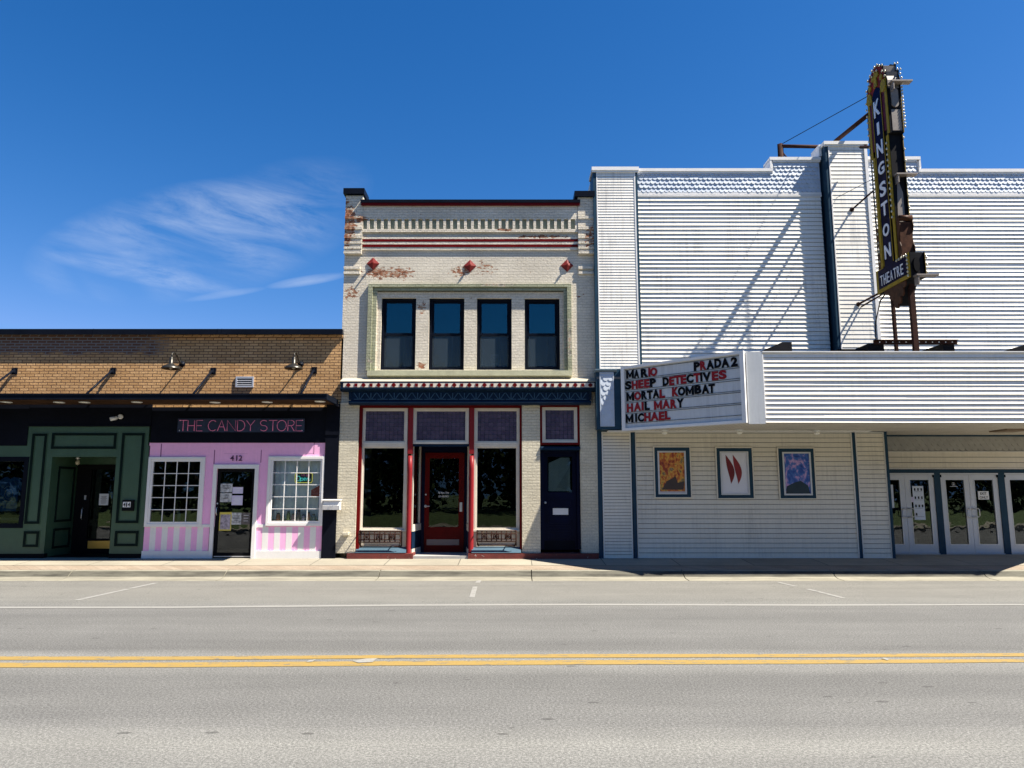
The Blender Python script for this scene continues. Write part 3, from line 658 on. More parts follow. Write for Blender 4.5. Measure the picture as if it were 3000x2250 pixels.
# gooseneck lamps
def gooseneck(px, py, spx, spy, label):
    w = P3(px, py); sx = Xf(spx, spy, -.55)
    t = thing('gooseneck_lamp', label, 'wall lamp', (w.x, 0, w.z), 'gooseneck lamps on the tan brick wall')
    zr = Zf(1081, -.55); x = w.x
    g = MB(); g.lathe([(.065, -.001), (.065, -.02), (.03, -.035), (.022, -.06)], (x, 0, w.z), 20, axis='Y'); g.build('wall_plate', M['black_metal'], t)
    zt_ = zr + .30
    pts = [(x, -.05, w.z), (x, -.12, w.z + .01), (x, -.22, w.z + .06), (x, -.30, w.z + .17)]
    for k in range(8):
        an = rad(20 + k * 22); pts.append((x, -.43 + .11 * math.cos(an), zt_ + .0 + .09 * math.sin(an)))
    pts.append((x, -.55, zt_ - .08)); g = MB(); g.tube(pts, .014, 8); g.build('arm', M['bronze'], t)
    g = MB(); g.lathe([(.03, .27), (.04, .25), (.045, .12), (.07, .105), (.10, .09), (.17, .055), (.20, .01), (.20, 0), (.19, 0), (.16, .04), (.05, .08)], (x, -.55, zr), 28); g.build('lamp_shade', M['bronze'], t)
    g = MB(); g.lathe([(.02, .07), (.035, .03), (.03, .0), (.001, -.012)], (x, -.55, zr), 14); g.build('bulb', M['bulb'], t)
gooseneck(534.5, 1066.7, 501.7, 1076, 'gooseneck barn lamp left of the wall vent, over the neon sign')
gooseneck(882, 1067.5, 859.6, 1077, 'gooseneck barn lamp right of the wall vent, near the white building')
# louvre vent
a, b_, c, d = RC(691.5, 744, 1103.4, 1135); v = thing('wall_vent', 'small grey louvred vent in the tan brick wall', 'vent', ((a + b_) / 2, 0, c))
g = MB(); g.ring(a, b_, c, d, .035, -.03, -.001); g.build('vent_frame', M['silver'], v)
g = MB(); g.box(a + .035, b_ - .035, -.004, -.001, c + .035, d - .035); g.build('backing', M['black'], v)
for k in range(4):
    z = c + .05 + k * (d - c - .09) / 3.4; g = MB(); g.yz([(-.028, z), (-.005, z + .025), (-.005, z + .03), (-.028, z + .008)], a + .035, b_ - .035); g.build('louvre', M['silver'], v)
# camera on sign band
p = P3(355, 1221, -.045); t = thing('security_camera', 'white bullet security camera on black band above green storefront', 'camera', (p.x, -.05, p.z))
g = MB(); g.lathe([(.055, -.046), (.055, -.09), (.04, -.11)], (p.x, 0, p.z), 18, axis='Y'); g.build('mount', M['cam_white'], t)
g = MB(); q0 = Vector((p.x - .02, -.1, p.z - .02)); q1 = Vector((p.x - .14, -.22, p.z - .07)); g.tube([q0, q0.lerp(q1, .3)], .018, 10); g.tube([q0.lerp(q1, .25), q1], .042, 16); g.build('camera_body', M['cam_white'], t)
# house number 414
a, b_, c, d = RC(360.5, 393.5, 1465, 1496.5, -.03); t = thing('house_number_sign', 'black box number sign reading 414 on green door surround', 'number sign', ((a + b_) / 2, -.03, c))
g = MB(); g.box(a, b_, -.075, -.022, c, d); g.build('sign_box', M['black'], t)
w = (b_ - a); tz0 = c + (d - c) * .33; tz1 = c + (d - c) * .83; x = a + w * .08
for ch, tw in (('4', .27), ('1', .11), ('4', .27)):
    g = MB(); g.box(x, x + tw * w, -.079, -.0755, tz0, tz1); g.build('number_tile', M['paper'], t)
    text_obj(ch, 'digit', M['black'], t, (x + tw * w * .12, -.0805, tz0 + (tz1 - tz0) * .1), (1, 0, 0), (0, 0, 1), tw * w * .76, (tz1 - tz0) * .8, .02, .001); x += tw * w + w * .012

# ---- candy shop
xk0, xk1 = Xf(428, 1460), Xf(948, 1460)
g = MB(); g.box(Xf(447.5, 1220), Xf(957, 1220), -.03, .12, Zf(1297.5), Zf(1193.5)); g.build('sign_band', M['black_panel'], bld, label='black fascia board behind the pink neon sign')
g = MB(); g.box(Xf(447.5, 1188), Xf(958, 1188), -.02, .0 - .001, Zf(1193), Zf(1178)); g.build('soldier_course', tan, bld)
W1 = RC(429.4, 594.5, 1339.5, 1542.7, -.05); W2 = RC(782.6, 949.3, 1337.5, 1540, -.05)
G1 = RC(443, 587, 1350, 1532); G2 = RC(795.5, 941, 1348, 1528.7)
D0 = RC(618, 752, 1361, 1636, -.05); D1 = RC(631, 743, 1373, 1635); D1 = (D1[0], D1[1], ZS1 + .01, D1[3])
zl = Zf(1543.5); zbw = Zf(1613.6)
g = MB(); g.grid(xk0, xk1, zl, Zf(1297), -.02, .1, [G1, G2, (D1[0], D1[1], -1, D1[3])]); g.build('pink_storefront', M['pink'], bld)
def seams():
    sm = paint('plum_seam', (.25, .08, .18))
    for (px0, py0, px1, py1) in ((628, 1318, 628, 1360), (765, 1318, 765, 1355), (920, 1297, 920, 1330), (656, 1329, 725, 1329), (895, 1328, 920, 1328), (472, 1300, 472, 1338)):
        g = MB(); p, q = P3(px0, py0, -.02), P3(px1, py1, -.02); g.box(min(p.x, q.x) - .0015, max(p.x, q.x) + .0015, -.0215, -.0195, min(p.z, q.z) - .0015, max(p.z, q.z) + .0015); g.build('panel_seam', sm, bld)
seams()
# striped wainscot
xa_, xb_ = Xf(422, 1580), Xf(612.5, 1580); xc_, xd_ = Xf(751, 1580), Xf(943, 1580)
for (xa, xb) in ((xa_, xb_), (xc_, xd_)):
    g = MB(); n = 11
    for i in range(n):
        g.box(xa + (xb - xa) * i / n, xa + (xb - xa) * (i + 1) / n, -.02 - (.002 if i % 2 else 0), .1, zbw, zl, i % 2)
        for zz in (zbw + .03, zl - .04): g.lathe([(.008, -.026), (.008, -.02)], (xa + (xb - xa) * (i + .5) / n, 0, zz), 6, 1, axis='Y')
    g.build('striped_wainscot', [M['pink'], M['white']], bld)
g = MB(); g.box(Xf(417, 1625), D0[0] - .001, -.045, .1, ZS1 - .01, zbw); g.build('base_board', M['white'], bld); g = MB(); g.box(D0[1] + .001, Xf(941.5, 1625), -.045, .1, ZS1 - .01, zbw); g.build('base_board', M['white'], bld)
g = MB(); g.box(W1[1], D0[0] - .001, -.035, -.02, zl - .01, Zf(1536)); g.box(D0[1] + .001, W2[0], -.035, -.02, zl - .01, Zf(1536)); g.build('ledge_board', M['white'], bld)
def candy_window(Wo, Gi, inner):
    g = MB(); a, b_, c, d = Wo
    g.grid(a, b_, c, d, -.055, -.021, [(a + .055, b_ - .055, c + .055, d - .05)]); g.ring(a - .008, b_ + .008, c - .008, d + .008, .0075, -.05, -.021)
    wf = g.build('shop_window', M['white'], bld)
    g = MB(); g.ring(a + .056, b_ - .056, c + .056, d - .051, .045, -.04, .05); g.build('inner_frame', M['white'], wf)
    ga, gb, gc, gd = a + .1, b_ - .1, c + .1, d - .095
    gm = M['glass_clear'] if inner else M['glass_door']
    g = MB(); w = .0075
    for i in (1, 2, 3): x = ga + (gb - ga) * i / 4; g.box(x - w, x + w, -.02, -.008, gc, gd)
    for i in (1, 2, 3, 4): z = gc + (gd - gc) * i / 5; g.box(ga, gb, -.0195, -.0085, z - w, z + w)
    g.build('muntin_grid', M['white'], wf)
    g = MB(); g.box(ga, gb, -.004, .0, gc, gd); g.build('pane', gm, wf)
    return ga, gb, gc, gd
r1 = candy_window(W1, G1, 0); r2 = candy_window(W2, G2, 1)
def curtain(x0, x1, z0, z1, Y, label, mat, folds=30, amp=.02):
    g = MB(); n = folds * 4
    pr = []
    for i in range(n + 1):
        x = x0 + (x1 - x0) * i / n; y = Y + amp * math.sin(i / n * folds * math.pi * 2) + amp * .6 * math.sin(i * .37)
        a_ = g.bm.verts.new((x, y, z1)); b2 = g.bm.verts.new((x + .02 * math.sin(i * .9), y + amp * .4, z0)); pr.append((a_, b2))
    for i in range(n): f = g.bm.faces.new((pr[i][0], pr[i + 1][0], pr[i + 1][1], pr[i][1])); f.smooth = True
    return tag(g.build('curtain', mat), label, 'curtain')
curtain(r2[0] - .1, r2[1] + .1, r2[2] + .02, r2[3] + .1, .17, 'pale grey blue curtain behind the right candy shop window', M['curtain'], 9, .025)
# sweets jars behind the right window
cj = [('jar', .10, .18, (.35, .12, .08)), ('jar', .07, .12, (.6, .5, .3)), ('jar', .09, .22, (.25, .3, .12)), ('jar', .12, .16, (.5, .3, .35)), ('jar', .1, .26, (.25, .2, .2)), ('jar', .1, .14, (.4, .35, .5)), ('jar', .09, .2, (.5, .25, .2)), ('jar', .11, .15, (.2, .25, .3))]
jl = ['small brown jar at left end of the candy window sill', 'low cream jar beside the small brown jar', 'olive green jar left of middle on the candy window sill', 'pink jar near the middle of the candy window sill', 'tall dark jar right of middle on the candy window sill', 'lilac jar between the tall dark and red jars', 'brick red jar under the red paper sign', 'grey blue jar at the right end of the candy window sill']
for i, (_, r, h, cl) in enumerate(cj):
    x = r2[0] + .08 + (r2[1] - r2[0] - .16) * (i + .5) / 8; mt = paint('jar_glaze_%s' % 'abcdefgh'[i], cl, .2)
    t = thing('candy_jar', jl[i], 'jar', (x, .06, r2[2] + .01), 'candy jars on the window sill')
    g = MB(); z = r2[2] + .005; g.lathe([(.03, 0), (r * .42, .01), (r * .45, h * .6), (r * .3, h * .8)], (x, .06, z), 14); g.build('jar_body', mt, t)
    g = MB(); g.lathe([(r * .33, h * .8), (r * .33, h * .92), (.01, h * .97)], (x, .06, z), 14); g.build('lid', M['sign_tan'], t)
g = MB(); g.box(r2[0] - .1, r2[1] + .1, .005, .13, r2[2] - .03, r2[2] + .004); g.build('window_shelf', M['white'], bld)
g = MB(); g.box(r1[0] - .1, r1[1] + .1, .005, .13, r1[2] - .03, r1[2] + .004); g.build('window_shelf', M['white'], bld)
p = P3(524, 1519, .06); t = thing('drink_cup', 'tall pale blue cup with straw inside the left candy window', 'cup', (p.x, .06, r1[2]))
g = MB(); g.lathe([(.035, 0), (.045, .2), (.045, .21)], (p.x, .06, r1[2] + .006), 16); g.build('cup_body', paint('pale_blue_plastic', (.35, .5, .62), .3), t)
g = MB(); g.tube([(p.x, .06, r1[2] + .2), (p.x + .012, .06, r1[2] + .34)], .005, 6); g.build('straw', M['paper'], t)
# candy door
a, b_, c, d = D0; g = MB(); g.grid(a, b_, ZS1 - .005, d, -.06, -.021, [(D1[0], D1[1], -1, D1[3])]); g.build('door_surround', M['white'], bld)
a, b_, c, d = D1; gz0, gz1 = Zf(1619, .01), Zf(1383, .01); g = MB(); g.grid(a, b_, c, d, .0, .05, [(a + .07, b_ - .07, gz0, gz1)]); cdoor = g.build('glass_door', M['black'], bld)
g = MB(); g.box(a + .07, b_ - .07, .02, .026, gz0, gz1); g.build('pane', M['glass_door'], cdoor)
hp = Vector((a + .035, 0, Zf(1490))); g = MB(); g.lathe([(.018, -.012), (.018, .0)], (hp.x, 0, hp.z + .11), 12, axis='Y'); g.tube([hp + Vector((0, -.01, .03)), hp + Vector((0, -.05, .0)), hp + Vector((0, -.05, -.1)), hp + Vector((0, -.01, -.14))], .01, 8); g.build('handle', M['silver'], cdoor)
g = MB(); g.box(a + .02, b_ - .02, -.006, -.0005, c + .015, c + .035); g.build('door_sweep', M['silver'], cdoor)
M['poster_grey'] = paint('printed_grey_sheet', (.45, .45, .44), .6, .7, vs=16); M['poster_yellow'] = paint('yellow_flyer_border', (.62, .50, .08), .6, .1)
M['print_dark'] = paint('dark_printed_sheet', (.12, .10, .09), .6, .6, vs=14); M['print_mix'] = paint('busy_printed_flyer', (.30, .26, .30), .6, .9, vs=20); M['lilac'] = paint('pale_lilac_sheet', (.60, .54, .68), .7, .04)
M['white_text'] = paint('white_lettering', (.75, .75, .75), .6, .02)
Yp = .0185
notice('door_flyer', RC(645, 680, 1417, 1442), Yp, 'grey photo flyer, upper left on the candy shop door glass', 'flyer', M['poster_grey'], 2)
notice('door_flyer', RC(644, 678, 1444.6, 1471), Yp, 'grey photo flyer just under the upper one on the candy door', 'flyer', M['poster_grey'], 2)
o1 = RC(680.5, 711, 1427, 1446); notice('door_flyer', o1, Yp, 'lilac card reading COME IN OPEN on the candy shop door', 'card', M['lilac'], 0)
cm = bpy.data.objects['door_flyer.002']
text_obj("COME IN\nWE'RE\nOPEN", 'lettering', M['white_text'], cm, (o1[0] + .03, Yp - .0035, o1[2] + .02), (1, 0, 0), (0, 0, 1), (o1[1] - o1[0]) * .75, (o1[3] - o1[2]) * .72, .01, .0005)
notice('door_flyer', RC(678, 710, 1451.6, 1480), Yp, 'lilac hours sheet hanging under the lilac card on the door', 'notice', M['lilac'], 7, None, M['white_text'])
yf = RC(641.6, 677, 1500.6, 1555); notice('door_flyer', yf, Yp, 'yellow bordered tall flyer low on the candy shop door', 'flyer', M['poster_yellow'], 0)
g = MB(); g.box(yf[0] + .02, yf[1] - .02, Yp - .0045, Yp - .0035, yf[2] + .03, yf[3] - .05); cf = bpy.data.objects['door_flyer.004']; g.build('print', M['print_mix'], cf)
notice('door_flyer', RC(677.5, 706, 1502, 1537), Yp, 'grey flyer right of the yellow one on the candy door', 'flyer', M['poster_grey'], 5)
notice('door_flyer', RC(706.5, 733, 1502, 1537), Yp, 'dark brown flyer at the right edge of candy door glass', 'flyer', M['print_dark'], 3, None, M['white_text'])
# 412 numerals
hn = thing('house_number', 'dark purple numerals 412 on pink board above candy door', 'house number', (Xf(692, 1342), -.02, Zf(1350)))
for ch, (x0, x1) in zip('412', ((980, 1022), (1042, 1056), (1068, 1108))):
    p = P3(400 + x0 / 3.568, 1350, -.02); q = P3(400 + x1 / 3.568, 1334.3, -.02)
    text_obj(ch, 'numeral', paint('dark_purple_metal', (.08, .02, .08), .4), hn, (p.x, -.032, p.z), (1, 0, 0), (0, 0, 1), q.x - p.x, q.z - p.z, .01, .006)
# black corner post
g = MB(); x0, x1 = Xf(951, 1400), Xf(991, 1400)
g.box(x0, x1, -.06, .3, ZS1 - .01, Zf(1275)); g.box(x0 - .002, x1 + .002, -.075, .3, Zf(1275), Zf(1240)); g.box(x0 + .0, x1 - .003, -.06, .3, Zf(1240), Zf(1184)); g.box(xcr + .002, x1, -.25, -.061, Zf(1192, -.1), Zf(1186, -.1)); g.build('corner_post', M['black_panel'], bld)
# mailbox
a, b_, c, d = RC(944.3, 997, 1462.8, 1493.6, -.2); mb_ = thing('mailbox', 'white wall mailbox numbered 412 between candy shop and cream brick', 'mailbox', ((a + b_) / 2, -.061, c))
dd = d - c; g = MB(); g.yz([(-.062, c), (-.2, c), (-.215, c + dd * .42), (-.19, c + dd * .5), (-.062, d - dd * .12)], a + .012, b_ - .012); g.build('box_body', M['white'], mb_)
g = MB(); g.yz([(-.062, d - dd * .1), (-.062, d), (-.215, d - .0), (-.235, d - dd * .08), (-.20, d - dd * .12)], a - .005, b_ + .005); g.yz([(-.19, d - dd * .13), (-.10, d - dd * .13), (-.10, c + dd * .5), (-.205, c + dd * .48)], a + .02, b_ - .02); g.build('lid', M['white'], mb_)
text_obj('412', 'numerals', paint('faint_grey_numerals', (.55, .56, .6)), mb_, (a + .14, -.2165, c + .06), (1, 0, 0), (0, 0, 1), .12, .045, .01, .001)
# neon shop sign
na, nb, nc, nd = RC(520.5, 892.4, 1226.4, 1266.5, -.07)
ns = thing('neon_sign', 'pink neon sign THE CANDY STORE on black fascia', 'neon sign', ((na + nb) / 2, -.03, nc))
g = MB(); g.box(na, nb, -.075, -.068, nc, nd); g.build('backing_panel', M['acrylic'], ns)
for x in (na + .05, nb - .05):
    for z in (nc + .04, nd - .04): g = MB(); g.lathe([(.012, -.08), (.012, -.031)], (x, 0, z), 8, axis='Y'); g.build('standoff', M['silver'], ns)
def arc(cx, cy, rx, ry, a0, a1, n=14): return [(cx + rx * math.cos(rad(a0 + (a1 - a0) * i / n)), cy + ry * math.sin(rad(a0 + (a1 - a0) * i / n))) for i in range(n + 1)]
GL = {'T': [[(0, 1), (1, 1)], [(.5, 1), (.5, 0)]], 'H': [[(0, 0), (0, 1)], [(1, 0), (1, 1)], [(0, .5), (1, .5)]], 'E': [[(1, 1), (0, 1), (0, 0), (1, 0)], [(0, .5), (.85, .5)]],
      'C': [arc(.55, .5, .55, .5, 50, 310)], 'A': [[(0, 0), (.5, 1), (1, 0)], [(.2, .38), (.8, .38)]], 'N': [[(0, 0), (0, 1), (1, 0), (1, 1)]], 'D': [[(0, 0), (0, 1), (.3, 1)] + arc(.3, .5, .7, .5, 90, -90) + [(0, 0)]],
      'Y': [[(0, 1), (.5, .5), (1, 1)], [(.5, .5), (.5, 0)]], 'S': [arc(.5, .75, .45, .25, 40, 270) + arc(.5, .25, .45, .25, 90, -150)], 'O': [arc(.5, .5, .5, .5, 0, 360, 24)], 'R': [[(0, 0), (0, 1), (.5, 1)] + arc(.5, .75, .45, .25, 90, -90) + [(0, .5)], [(.45, .5), (1, 0)]]}
def neon(strokes, x0, x1, z0, z1, Y, r, mat, parent, name='letter'):
    g = MB()
    for st in strokes: g.tube([(x0 + u * (x1 - x0), Y, z0 + v_ * (z1 - z0)) for u, v_ in st], r, 6)
    return g.build(name, mat, parent)
z0, z1 = Zf(1262.3, -.1), Zf(1231.5, -.1)
for ch, (x0, x1) in zip('THECANDYSTORE', ((445, 530), (537, 605), (628, 690), (750, 835), (848, 928), (948, 1035), (1055, 1132), (1148, 1235), (1290, 1370), (1383, 1468), (1470, 1565), (1583, 1650), (1668, 1735))):
    neon(GL[ch], Xf(400 + x0 / 3.568, 1247, -.1), Xf(400 + x1 / 3.568, 1247, -.1), z0, z1, -.1, .0058, M['neon_pink'], ns)
# open sign
a, b_, c, d = RC(864.7, 915, 1386, 1413.8, .05); os_ = thing('open_sign', 'yellow framed neon sign we are Open in right candy window', 'neon sign', ((a + b_) / 2, .05, c))
g = MB(); cr = .035; g.tube([(x, .05, z) for x, z in arc(b_ - cr, d - cr, cr, cr, 90, 0, 5) + arc(b_ - cr, c + cr, cr, cr, 0, -90, 5) + arc(a + cr, c + cr, cr, cr, -90, -180, 5) + arc(a + cr, d - cr, cr, cr, 180, 90, 5) + [(b_ - cr, d)]], .007, 6); g.build('border_tube', M['neon_yellow'], os_)
g = MB(); g.box(a, b_, .06, .064, c, d); g.build('backing_panel', paint('clear_dark_acrylic', (.05, .09, .1), .15), os_)
w, h = b_ - a, d - c
op = [arc(.18, .42, .12, .28, 100, 460, 18), arc(.40, .32, .07, .16, 180, 540, 14), [(.33, .46), (.30, .0)], [(.50, .34)] + arc(.57, .34, .065, .15, 0, 300, 12), [(.68, .18), (.70, .48)] + arc(.76, .34, .05, .14, 150, 0, 8) + [(.82, .18), (.88, .22)]]
neon(op, a, b_, c + h * .06, d - h * .05, .045, .006, M['neon_cyan'], os_, 'lettering')
we = [[(.36, .88), (.38, .68), (.41, .82), (.44, .68), (.47, .88)], [(.49, .78)] + arc(.525, .77, .03, .09, 0, 300, 8), arc(.67, .76, .03, .09, 0, 360, 8) + [(.705, .66)], [(.73, .67), (.74, .86), (.78, .85)], [(.80, .78)] + arc(.835, .77, .03, .09, 0, 300, 8)]
neon(we, a, b_, c, d + h * .0, .045, .005, M['neon_pink'], os_, 'lettering')
o2 = RC(912, 937, 1421, 1454, .02); a, b_, c, d = o2; g = MB(); g.xz([(a, c), (b_, c), (b_, d), (a + (b_ - a) * .2, d - .09), (a, d - .11)], .012, .016); rp = tag(g.build('window_sign', paint('faded_red_card', (.42, .10, .07), .6, .15)), 'faded red paper sign low in right candy window', 'sign')
text_obj('HELP\nWANTED', 'lettering', paint('pale_red_print', (.6, .3, .25)), rp, (a + .03, .0095, c + .04), (1, 0, 0), (0, 0, 1), (b_ - a) * .7, (d - c) * .4, 0, .0006)

# ------------------------------------------------------------------ two storey cream brick building in the middle
XA, XB = Xf(1006, 850), Xf(1743, 850)
cb_ = thing('painted_brick_building', 'two storey cream painted brick building with four upstairs windows', 'building', ((XA + XB) / 2, 0, .24))
OX = (XA + XB) / 2
def pz(px, py, rx, rz, amp): return (Xf(px, py) - OX, Zf(py) - .24, rx, rz, amp)
cbr = brickmat('cream_painted_brick', (.66, .605, .50), (.70, .64, .53), (.61, .555, .45), .2, .0645, .006, 1.0,
    patches=[pz(1018, 660, .28, .75, 1.0), pz(1110, 800, .55, .2, .85), pz(1170, 800, .5, .22, .8), pz(1350, 795, .4, .2, .75), pz(1415, 785, .5, .25, .55), pz(1030, 860, .25, .25, .75), pz(1730, 700, .22, .4, .75), pz(1050, 645, .3, .1, .9), pz(1590, 694, .9, .07, .8), pz(1480, 676, .25, .06, .9), pz(1235, 900, .15, .2, .6), pz(1235, 1070, .15, .1, .8), pz(1700, 860, .2, .2, .4)], wob=.012)
cby = brickmat('buff_painted_brick', (.62, .57, .44), (.66, .61, .475), (.54, .50, .385), .2, .0645, .006, 1.0, wob=.012)
zC = Zf(1110)
ztop = Zf(600, -.06)
hole = RC(1103, 1652, 853, 1086); hole = (hole[0], hole[1], Zf(1088), hole[3])
g = MB(); g.grid(XA, XB, zC, ztop, 0, .12, [hole]); g.build('upper_wall', cbr, cb_)
WIN = [RC(1116.7, 1218.5, 874.4, 1084.5, .1), RC(1257, 1360, 874.8, 1084.8, .1), RC(1397, 1499, 875.5, 1084.5, .1), RC(1537.2, 1639.7, 876, 1084, .1)]
YR = .045
g = MB(); g.grid(hole[0], hole[1], hole[2], hole[3], YR, .3, WIN); g.build('window_piers', cbr, cb_)
# upper window joinery
def dh_window(rc):
    a, b_, c, d = rc; g = MB(); g.grid(a, b_, c, d, .115, .2, [(a + .055, b_ - .055, c + .06, d - .055)])
    fr = g.build('window', M['black_metal'], cb_)
    zm = c + (d - c) * .508
    ia, ib, ic, id_ = a + .056, b_ - .056, c + .061, d - .056
    g = MB(); g.grid(ia, ib, zm - .035, id_, .15, .185, [(ia + .05, ib - .05, zm + .02, id_ - .045)]); up = g.build('upper_sash', M['black_metal'], fr)
    g = MB(); g.grid(ia, ib, ic, zm - .0, .175 + .02, .22, [(ia + .045, ib - .045, ic + .045, zm - .045)]); lo = g.build('lower_sash', M['black_metal'], fr)
    g = MB(); g.box(ia + .05, ib - .05, .165, .169, zm + .02, id_ - .045); g.build('pane', M['glass_sky'], fr)
    g = MB(); g.box(ia + .045, ib - .045, .205, .209, ic + .045, zm - .045); g.build('pane', M['glass_sky'], fr)
    g = MB(); g.quad([(ia + .012, .165, ic + .012), (ib - .012, .165, ic + .012), (ib - .012, .165, zm - .02), (ia + .012, .165, zm - .02)]); g.build('insect_screen', M['screen'], fr)
    g = MB(); w = ib - ia; g.quad([(ia + .02, .27, ic), (ia + w * .66, .27, ic), (ia + w * .70, .27, zm), (ia + .02, .27, zm)]); g.quad([(ia + .02, .272, ic), (ia + w * .66, .272, ic), (ia + w * .70, .272, zm), (ia + .02, .272, zm)]); g.build('blind', M['blind'], fr)
for w in WIN: dh_window(w)
notice('window_paper', RC(1438, 1463, 1037.7, 1069, .24), .24, 'pale sheet of paper taped inside third upstairs window', 'notice', M['paper'], 5)
# green raised surround: stepped brick bands
def band_u(x0, x1, xs0, xs1, zt_, zt2, zb_, y0, y1, m, name):
    g = MB(); g.box(x0, x1, y0, y1, zt2, zt_); g.box(x0, xs0, y0, y1, zb_, zt2 - .001); g.box(xs1, x1, y0, y1, zb_, zt2 - .001); return g.build(name, m, cb_)
gbr = brickmat('sage_painted_brick', (.30, .315, .21), (.36, .37, .26), (.22, .23, .15), .2, .0645, .006, 1.0, patches=[pz(1455, 836, .5, .08, .8), pz(1668, 990, .12, .6, .9), pz(1085, 1060, .12, .1, .8)], peel=(.45, .42, .33), wob=.012)
xo0, xo1 = Xf(1077.5, 950), Xf(1674, 950); x20, x21 = Xf(1090, 950), Xf(1662, 950); x30, x31 = Xf(1102, 950), Xf(1652, 950)
zb_s = Zf(1086)
band_u(xo0, xo1, x20, x21, Zf(831.5, -.06), Zf(840, -.06), zb_s, -.065, -.001, gbr, 'window_surround')
band_u(x20 + .002, x21 - .002, x30, x31, Zf(841, -.03), Zf(853, -.0), zb_s, -.022, .1, gbr, 'inner_surround')
g = MB(); a, b_ = Xf(1075.5, 1090, -.12), Xf(1675.5, 1090, -.12); g.yz([(.05, zb_s + .01), (-.12, zb_s - .012), (-.12, Zf(1100, -.12)), (-.001, Zf(1106)), (.05, Zf(1106))], a, b_); g.build('window_sill', paint('olive_sill_paint', (.42, .41, .27), .7, .15, vs=5, bump=.6, bs=25), cb_)
# corbelling and dentils at the top
xi0, xi1 = Xf(1062.5, 660, -.06), Xf(1692.5, 660, -.06)
def lay(x0, x1, y0, py0, py1, name='corbel_course', m=None, back=-.001):
    g = MB(); g.box(x0, x1, y0, back, Zf(py1, y0), Zf(py0, y0)); g.build(name, m or cbr, cb_)
dz1, dz0 = Zf(641.5, -.06), Zf(671, -.06); n = 31
g = MB(); g.box(xi0, xi1, -.06, -.001, dz1, ztop); g.box(xi0, xi1, -.06, -.001, Zf(679.5, -.06), dz0)
pitch = (xi1 - xi0) / (n + .0)
for i in range(n): g.box(xi0 + pitch * i + pitch * .62, xi0 + pitch * (i + 1), -.06, -.001, dz0, dz1)
g.box(xi0 - .0, xi0 + .008, -.06, -.001, dz0, dz1)
g.build('dentil_band', cbr, cb_)
g = MB(); g.box(xi0 + .008, xi1 - .001, -.006, -.0015, dz0, dz1); g.build('dentil_backing', M['green_trim'], cb_)
lay(xi0, xi1, -.035, 692, 700); lay(xi0, xi1, -.04, 700.3, 707.6, 'red_stripe', M['red']); lay(xi0, xi1, -.035, 708, 716); lay(xi0, xi1, -.04, 716.3, 723.6, 'red_stripe', M['red']); lay(xi0, xi1, -.032, 724, 733)
# corner piers
for (a_, b2, side) in ((XA, Xf(1061.5, 660, -.07), 0), (Xf(1693.5, 660, -.07), XB, 1)):
    g = MB(); y = -.07; g.box(a_, b2, y, .3, Zf(744, y), Zf(573 if side == 0 else 578, y))
    for q in ((634, 641), (664, 672), (690, 698), (708, 714), (722, 729), (736, 743)): g.box(a_ - (.0 if side else .004), b2 + (.0 if side else .003), y - .022, y - .0005, Zf(q[1], y), Zf(q[0], y))
    g.box(a_, b2 - .03, -.045, -.0005, Zf(788.5, -.04), Zf(780, -.04)); g.box(a_, b2 - .03, -.045, -.0005, Zf(803, -.04), Zf(795, -.04)); g.build('corner_pier', cbr, cb_)
g = MB(); a_, b2 = Xf(1055.5, 590, -.17), Xf(1700, 590, -.17); g.box(a_, b2, -.15, .4, Zf(593, -.15), Zf(584.3, -.15)); g.build('coping', M['black_metal'], cb_)
g = MB(); g.box(a_ + .01, b2 - .01, -.13, -.0605, Zf(600, -.13), Zf(593.4, -.13)); g.box(a_ + .01, b2 - .01, -.06, .3, ztop + .001, Zf(593.6, -.13)); g.build('coping_board', M['red'], cb_)
for nm, (x0, x1, y0, y1) in (('l', (1008, 1067, 546, 567)), ('r', (1686, 1743, 554, 575))):
    a_, b2 = Xf(x0, y1, -.14), Xf(x1, y1, -.14); zz0, zz1 = Zf(y1, -.14), Zf(y0, -.14)
    g = MB(); g.box(a_ - .02, b2, -.14, .42, zz0, zz1 - .05); g.prism([(a_ - .02, -.14), (b2, -.14), (b2, .42), (a_ - .02, .42)], zz1 - .049, zz1 - .04, lambda p, q, a: (p, q, a)); g.build('pier_cap', M['black_metal'], cb_)
# anchor plates
for (px, py) in ((1092.9, 772.7), (1376.9, 779.5), (1661, 778.5)):
    p = P3(px, py); r = .148; g = MB(); C = g.bm.verts.new((p.x, -.05, p.z)); V = [g.bm.verts.new(q) for q in ((p.x + r, -.012, p.z), (p.x, -.012, p.z + r), (p.x - r, -.012, p.z), (p.x, -.012, p.z - r))]; Bk = [g.bm.verts.new((v_.co.x, -.001, v_.co.z)) for v_ in V]
    for i in range(4): g.bm.faces.new((C, V[i], V[(i + 1) % 4])); g.bm.faces.new((V[i], Bk[i], Bk[(i + 1) % 4], V[(i + 1) % 4]))
    ap = g.build('anchor_plate', M['plate_red'], cb_)
    g = MB(); g.tube([(p.x, -.04, p.z), (p.x, -.13, p.z + .004)], .017, 8); g.lathe([(.03, -.075), (.03, -.055)], (p.x, 0, p.z), 6, axis='Y'); g.build('rod_end', M['plate_red'], ap)
